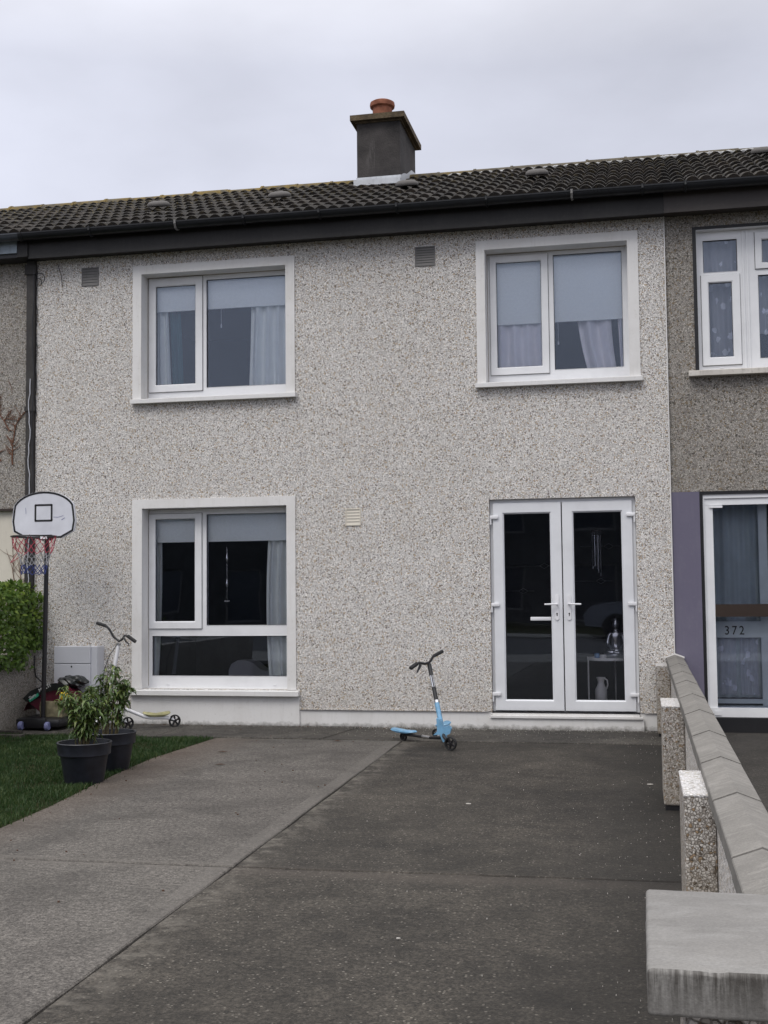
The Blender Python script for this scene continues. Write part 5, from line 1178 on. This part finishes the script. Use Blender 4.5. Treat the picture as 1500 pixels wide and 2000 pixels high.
# ------------------------------------------------------------------ small litter on the driveway
def chips(n, smp, rmin, rmax, mat, name, label):
    V, F = [], []
    for i in range(n):
        x, y = smp(); r_ = random.uniform(rmin, rmax); o_ = len(V); k = 5; ph = random.uniform(0, 6); zz = .0012
        for j in range(k): a = ph+2*math.pi*j/k; V.append((x+r_*math.cos(a)*random.uniform(.6, 1.1), y+r_*math.sin(a)*random.uniform(.5, 1), (-.006 if y < 11 else .0)))
        for j in range(k): v = V[o_+j]; V.append((x+(v[0]-x)*.7, y+(v[1]-y)*.7, (zz if y < 11 else .008)+r_*.6))
        F += [tuple(range(o_+k, o_+2*k))]+[(o_+j, o_+(j+1) % k, o_+k+(j+1) % k, o_+k+j) for j in range(k)]
    mb = MB(); mb.v = V; mb.f = F; mb.mi = [0]*len(F); o = mb.build(name, mat, flip=True); struct(o, 'stuff', label); o['category'] = 'stone chips'; return o
random.seed(3)
def s1():
    u = random.random()
    if u < .72: return random.uniform(-4.6, .12), 11.975-abs(random.gauss(0, .05))
    if u < .84: return random.uniform(-3.6, .1), random.uniform(11.2, 11.95)
    if u < .95: return .16-abs(random.gauss(0, .22)), random.uniform(3.5, 11.5)
    return random.uniform(-2.0, .2), random.uniform(3, 11)
chips(1500, s1, .0010, .0030, 'chip', 'stone_chips', 'tiny white stone chips fallen from the pebbledash onto the concrete')
random.seed(9)
def s2(): return (random.choice((-3.98, -3.9, -3.1, -2.5))+random.gauss(0, .25), random.uniform(5, 11.8)) if random.random() < .5 else (random.uniform(-6.2, -2.2), 11.96-abs(random.gauss(0, .05)))
chips(160, s2, .004, .010, 'leafbrown', 'leaf_litter', 'small brown leaf fragments on the concrete')
for i, (x, y, l_) in enumerate(((-1.122, 7.867, .035), (.031, 8.817, .045), (-.979, 4.835, .018))):
    lab = ('white feather-shaped scrap lying on the middle of the driveway', 'white scrap lying on the driveway near the wall posts', 'small pale pebble on the near part of the driveway')[i]
    m = MB().lathe([(.001, -.001), (l_*.5, -.001), (l_*.45, .003), (.001, .004)], (0, 0, 0), 12); m.v = [(x+p[0], y+p[1]*.5, .004+p[2]) for p in m.v]; tag(m.build('litter_scrap', 'chip', origin=(x, y, .003)), lab, 'litter')
for i, (x, y, lab) in enumerate(((-3.552, 10.019, 'dark curled leaf on the driveway nearest the lawn corner'), (-3.317, 9.293, 'reddish dead leaf on the left slab of the driveway'), (-2.75, 10.86, 'dark leaf near the long joint, close to the path'))):
    m = MB().add([(x-.05, y, .006), (x, y-.012, .012), (x+.05, y+.004, .007), (x, y+.012, .014)], [(0, 1, 2, 3)]); tag(m.build('dead_leaf', 'leafbrown', origin=(x, y, 0)), lab, 'leaf')

# ------------------------------------------------------------------ across the street (seen in the panes)
opp = None
def opp_house(x0, lab):
    o = thing('terraced_house', lab, 'house', (x0+3.4, -21, 0), 'houses across the street')
    holes = [(x0+.8, x0+2.6, 3.4, 4.8), (x0+4.4, x0+5.9, 3.4, 4.8), (x0+.8, x0+2.6, .5, 2.2), (x0+4.4, x0+5.9, .1, 2.2)]
    m = MB(); wall_holes(m, x0, x0+6.8, 0, 5.1, -21.25, holes, .25); m.build('wall', 'opp_brick', o)
    m = MB(); m.add([(x0, -20.7, 5.0), (x0+6.8, -20.7, 5.0), (x0+6.8, -24.6, 6.8), (x0, -24.6, 6.8)], [(0, 1, 2, 3)]); m.box(x0, x0+6.8, -20.75, -20.65, 4.9, 5.05); m.build('roof', 'tile', o)
    for h_ in holes:
        m = MB(); m.ring((h_[0], h_[1], h_[2], h_[3]), (h_[0]+.08, h_[1]-.08, h_[2]+.08, h_[3]-.08), -21.12, -21.06); f_ = m.build('window', 'vent_dark', o)
        MB().box(h_[0]+.08, h_[1]-.08, -21.1, -21.09, h_[2]+.08, h_[3]-.08).build('pane', 'opp_glass', f_)
for i in range(5): opp_house(-20.4+i*6.8, 'pale terraced house across the street, number %s from the left, seen only as a reflection' % ('one', 'two', 'three', 'four', 'five')[i])
def car(x, y, mat, lab):
    o = thing('parked_car', lab, 'car', (x, y, 0), 'cars parked across the street'); s_ = MB()
    lo = [(-2.1, .3), (-2.12, .65), (-1.95, .85), (-1.2, .95), (-.55, 1.42), (.75, 1.44), (1.45, 1.0), (2.0, .92), (2.12, .6), (2.1, .3)]
    s_.prism([(x+a, b) for a, b in lo], y-.85, y+.85); s_.build('body', mat, o)
    MB().prism([(x+a, b) for a, b in ((-1.05, .98), (-.5, 1.36), (.7, 1.38), (1.25, 1.0))], y-.86, y+.86).build('windows', 'blackpaint', o)
    for wx in (-1.35, 1.35): MB().lathe([(.001, -.9), (.32, -.9), (.32, .9), (.001, .9)], (x+wx, y, .30), 24, 'Y').build('wheel', 'rubber', o)
car(.6, -10.5, 'carpaint', 'grey parked car seen only as a reflection in the doors'); car(-7.0, -10.5, 'carred', 'dark red parked car seen only as a reflection in the lower window')
sc.cycles.max_bounces = 8; sc.cycles.transparent_max_bounces = 12
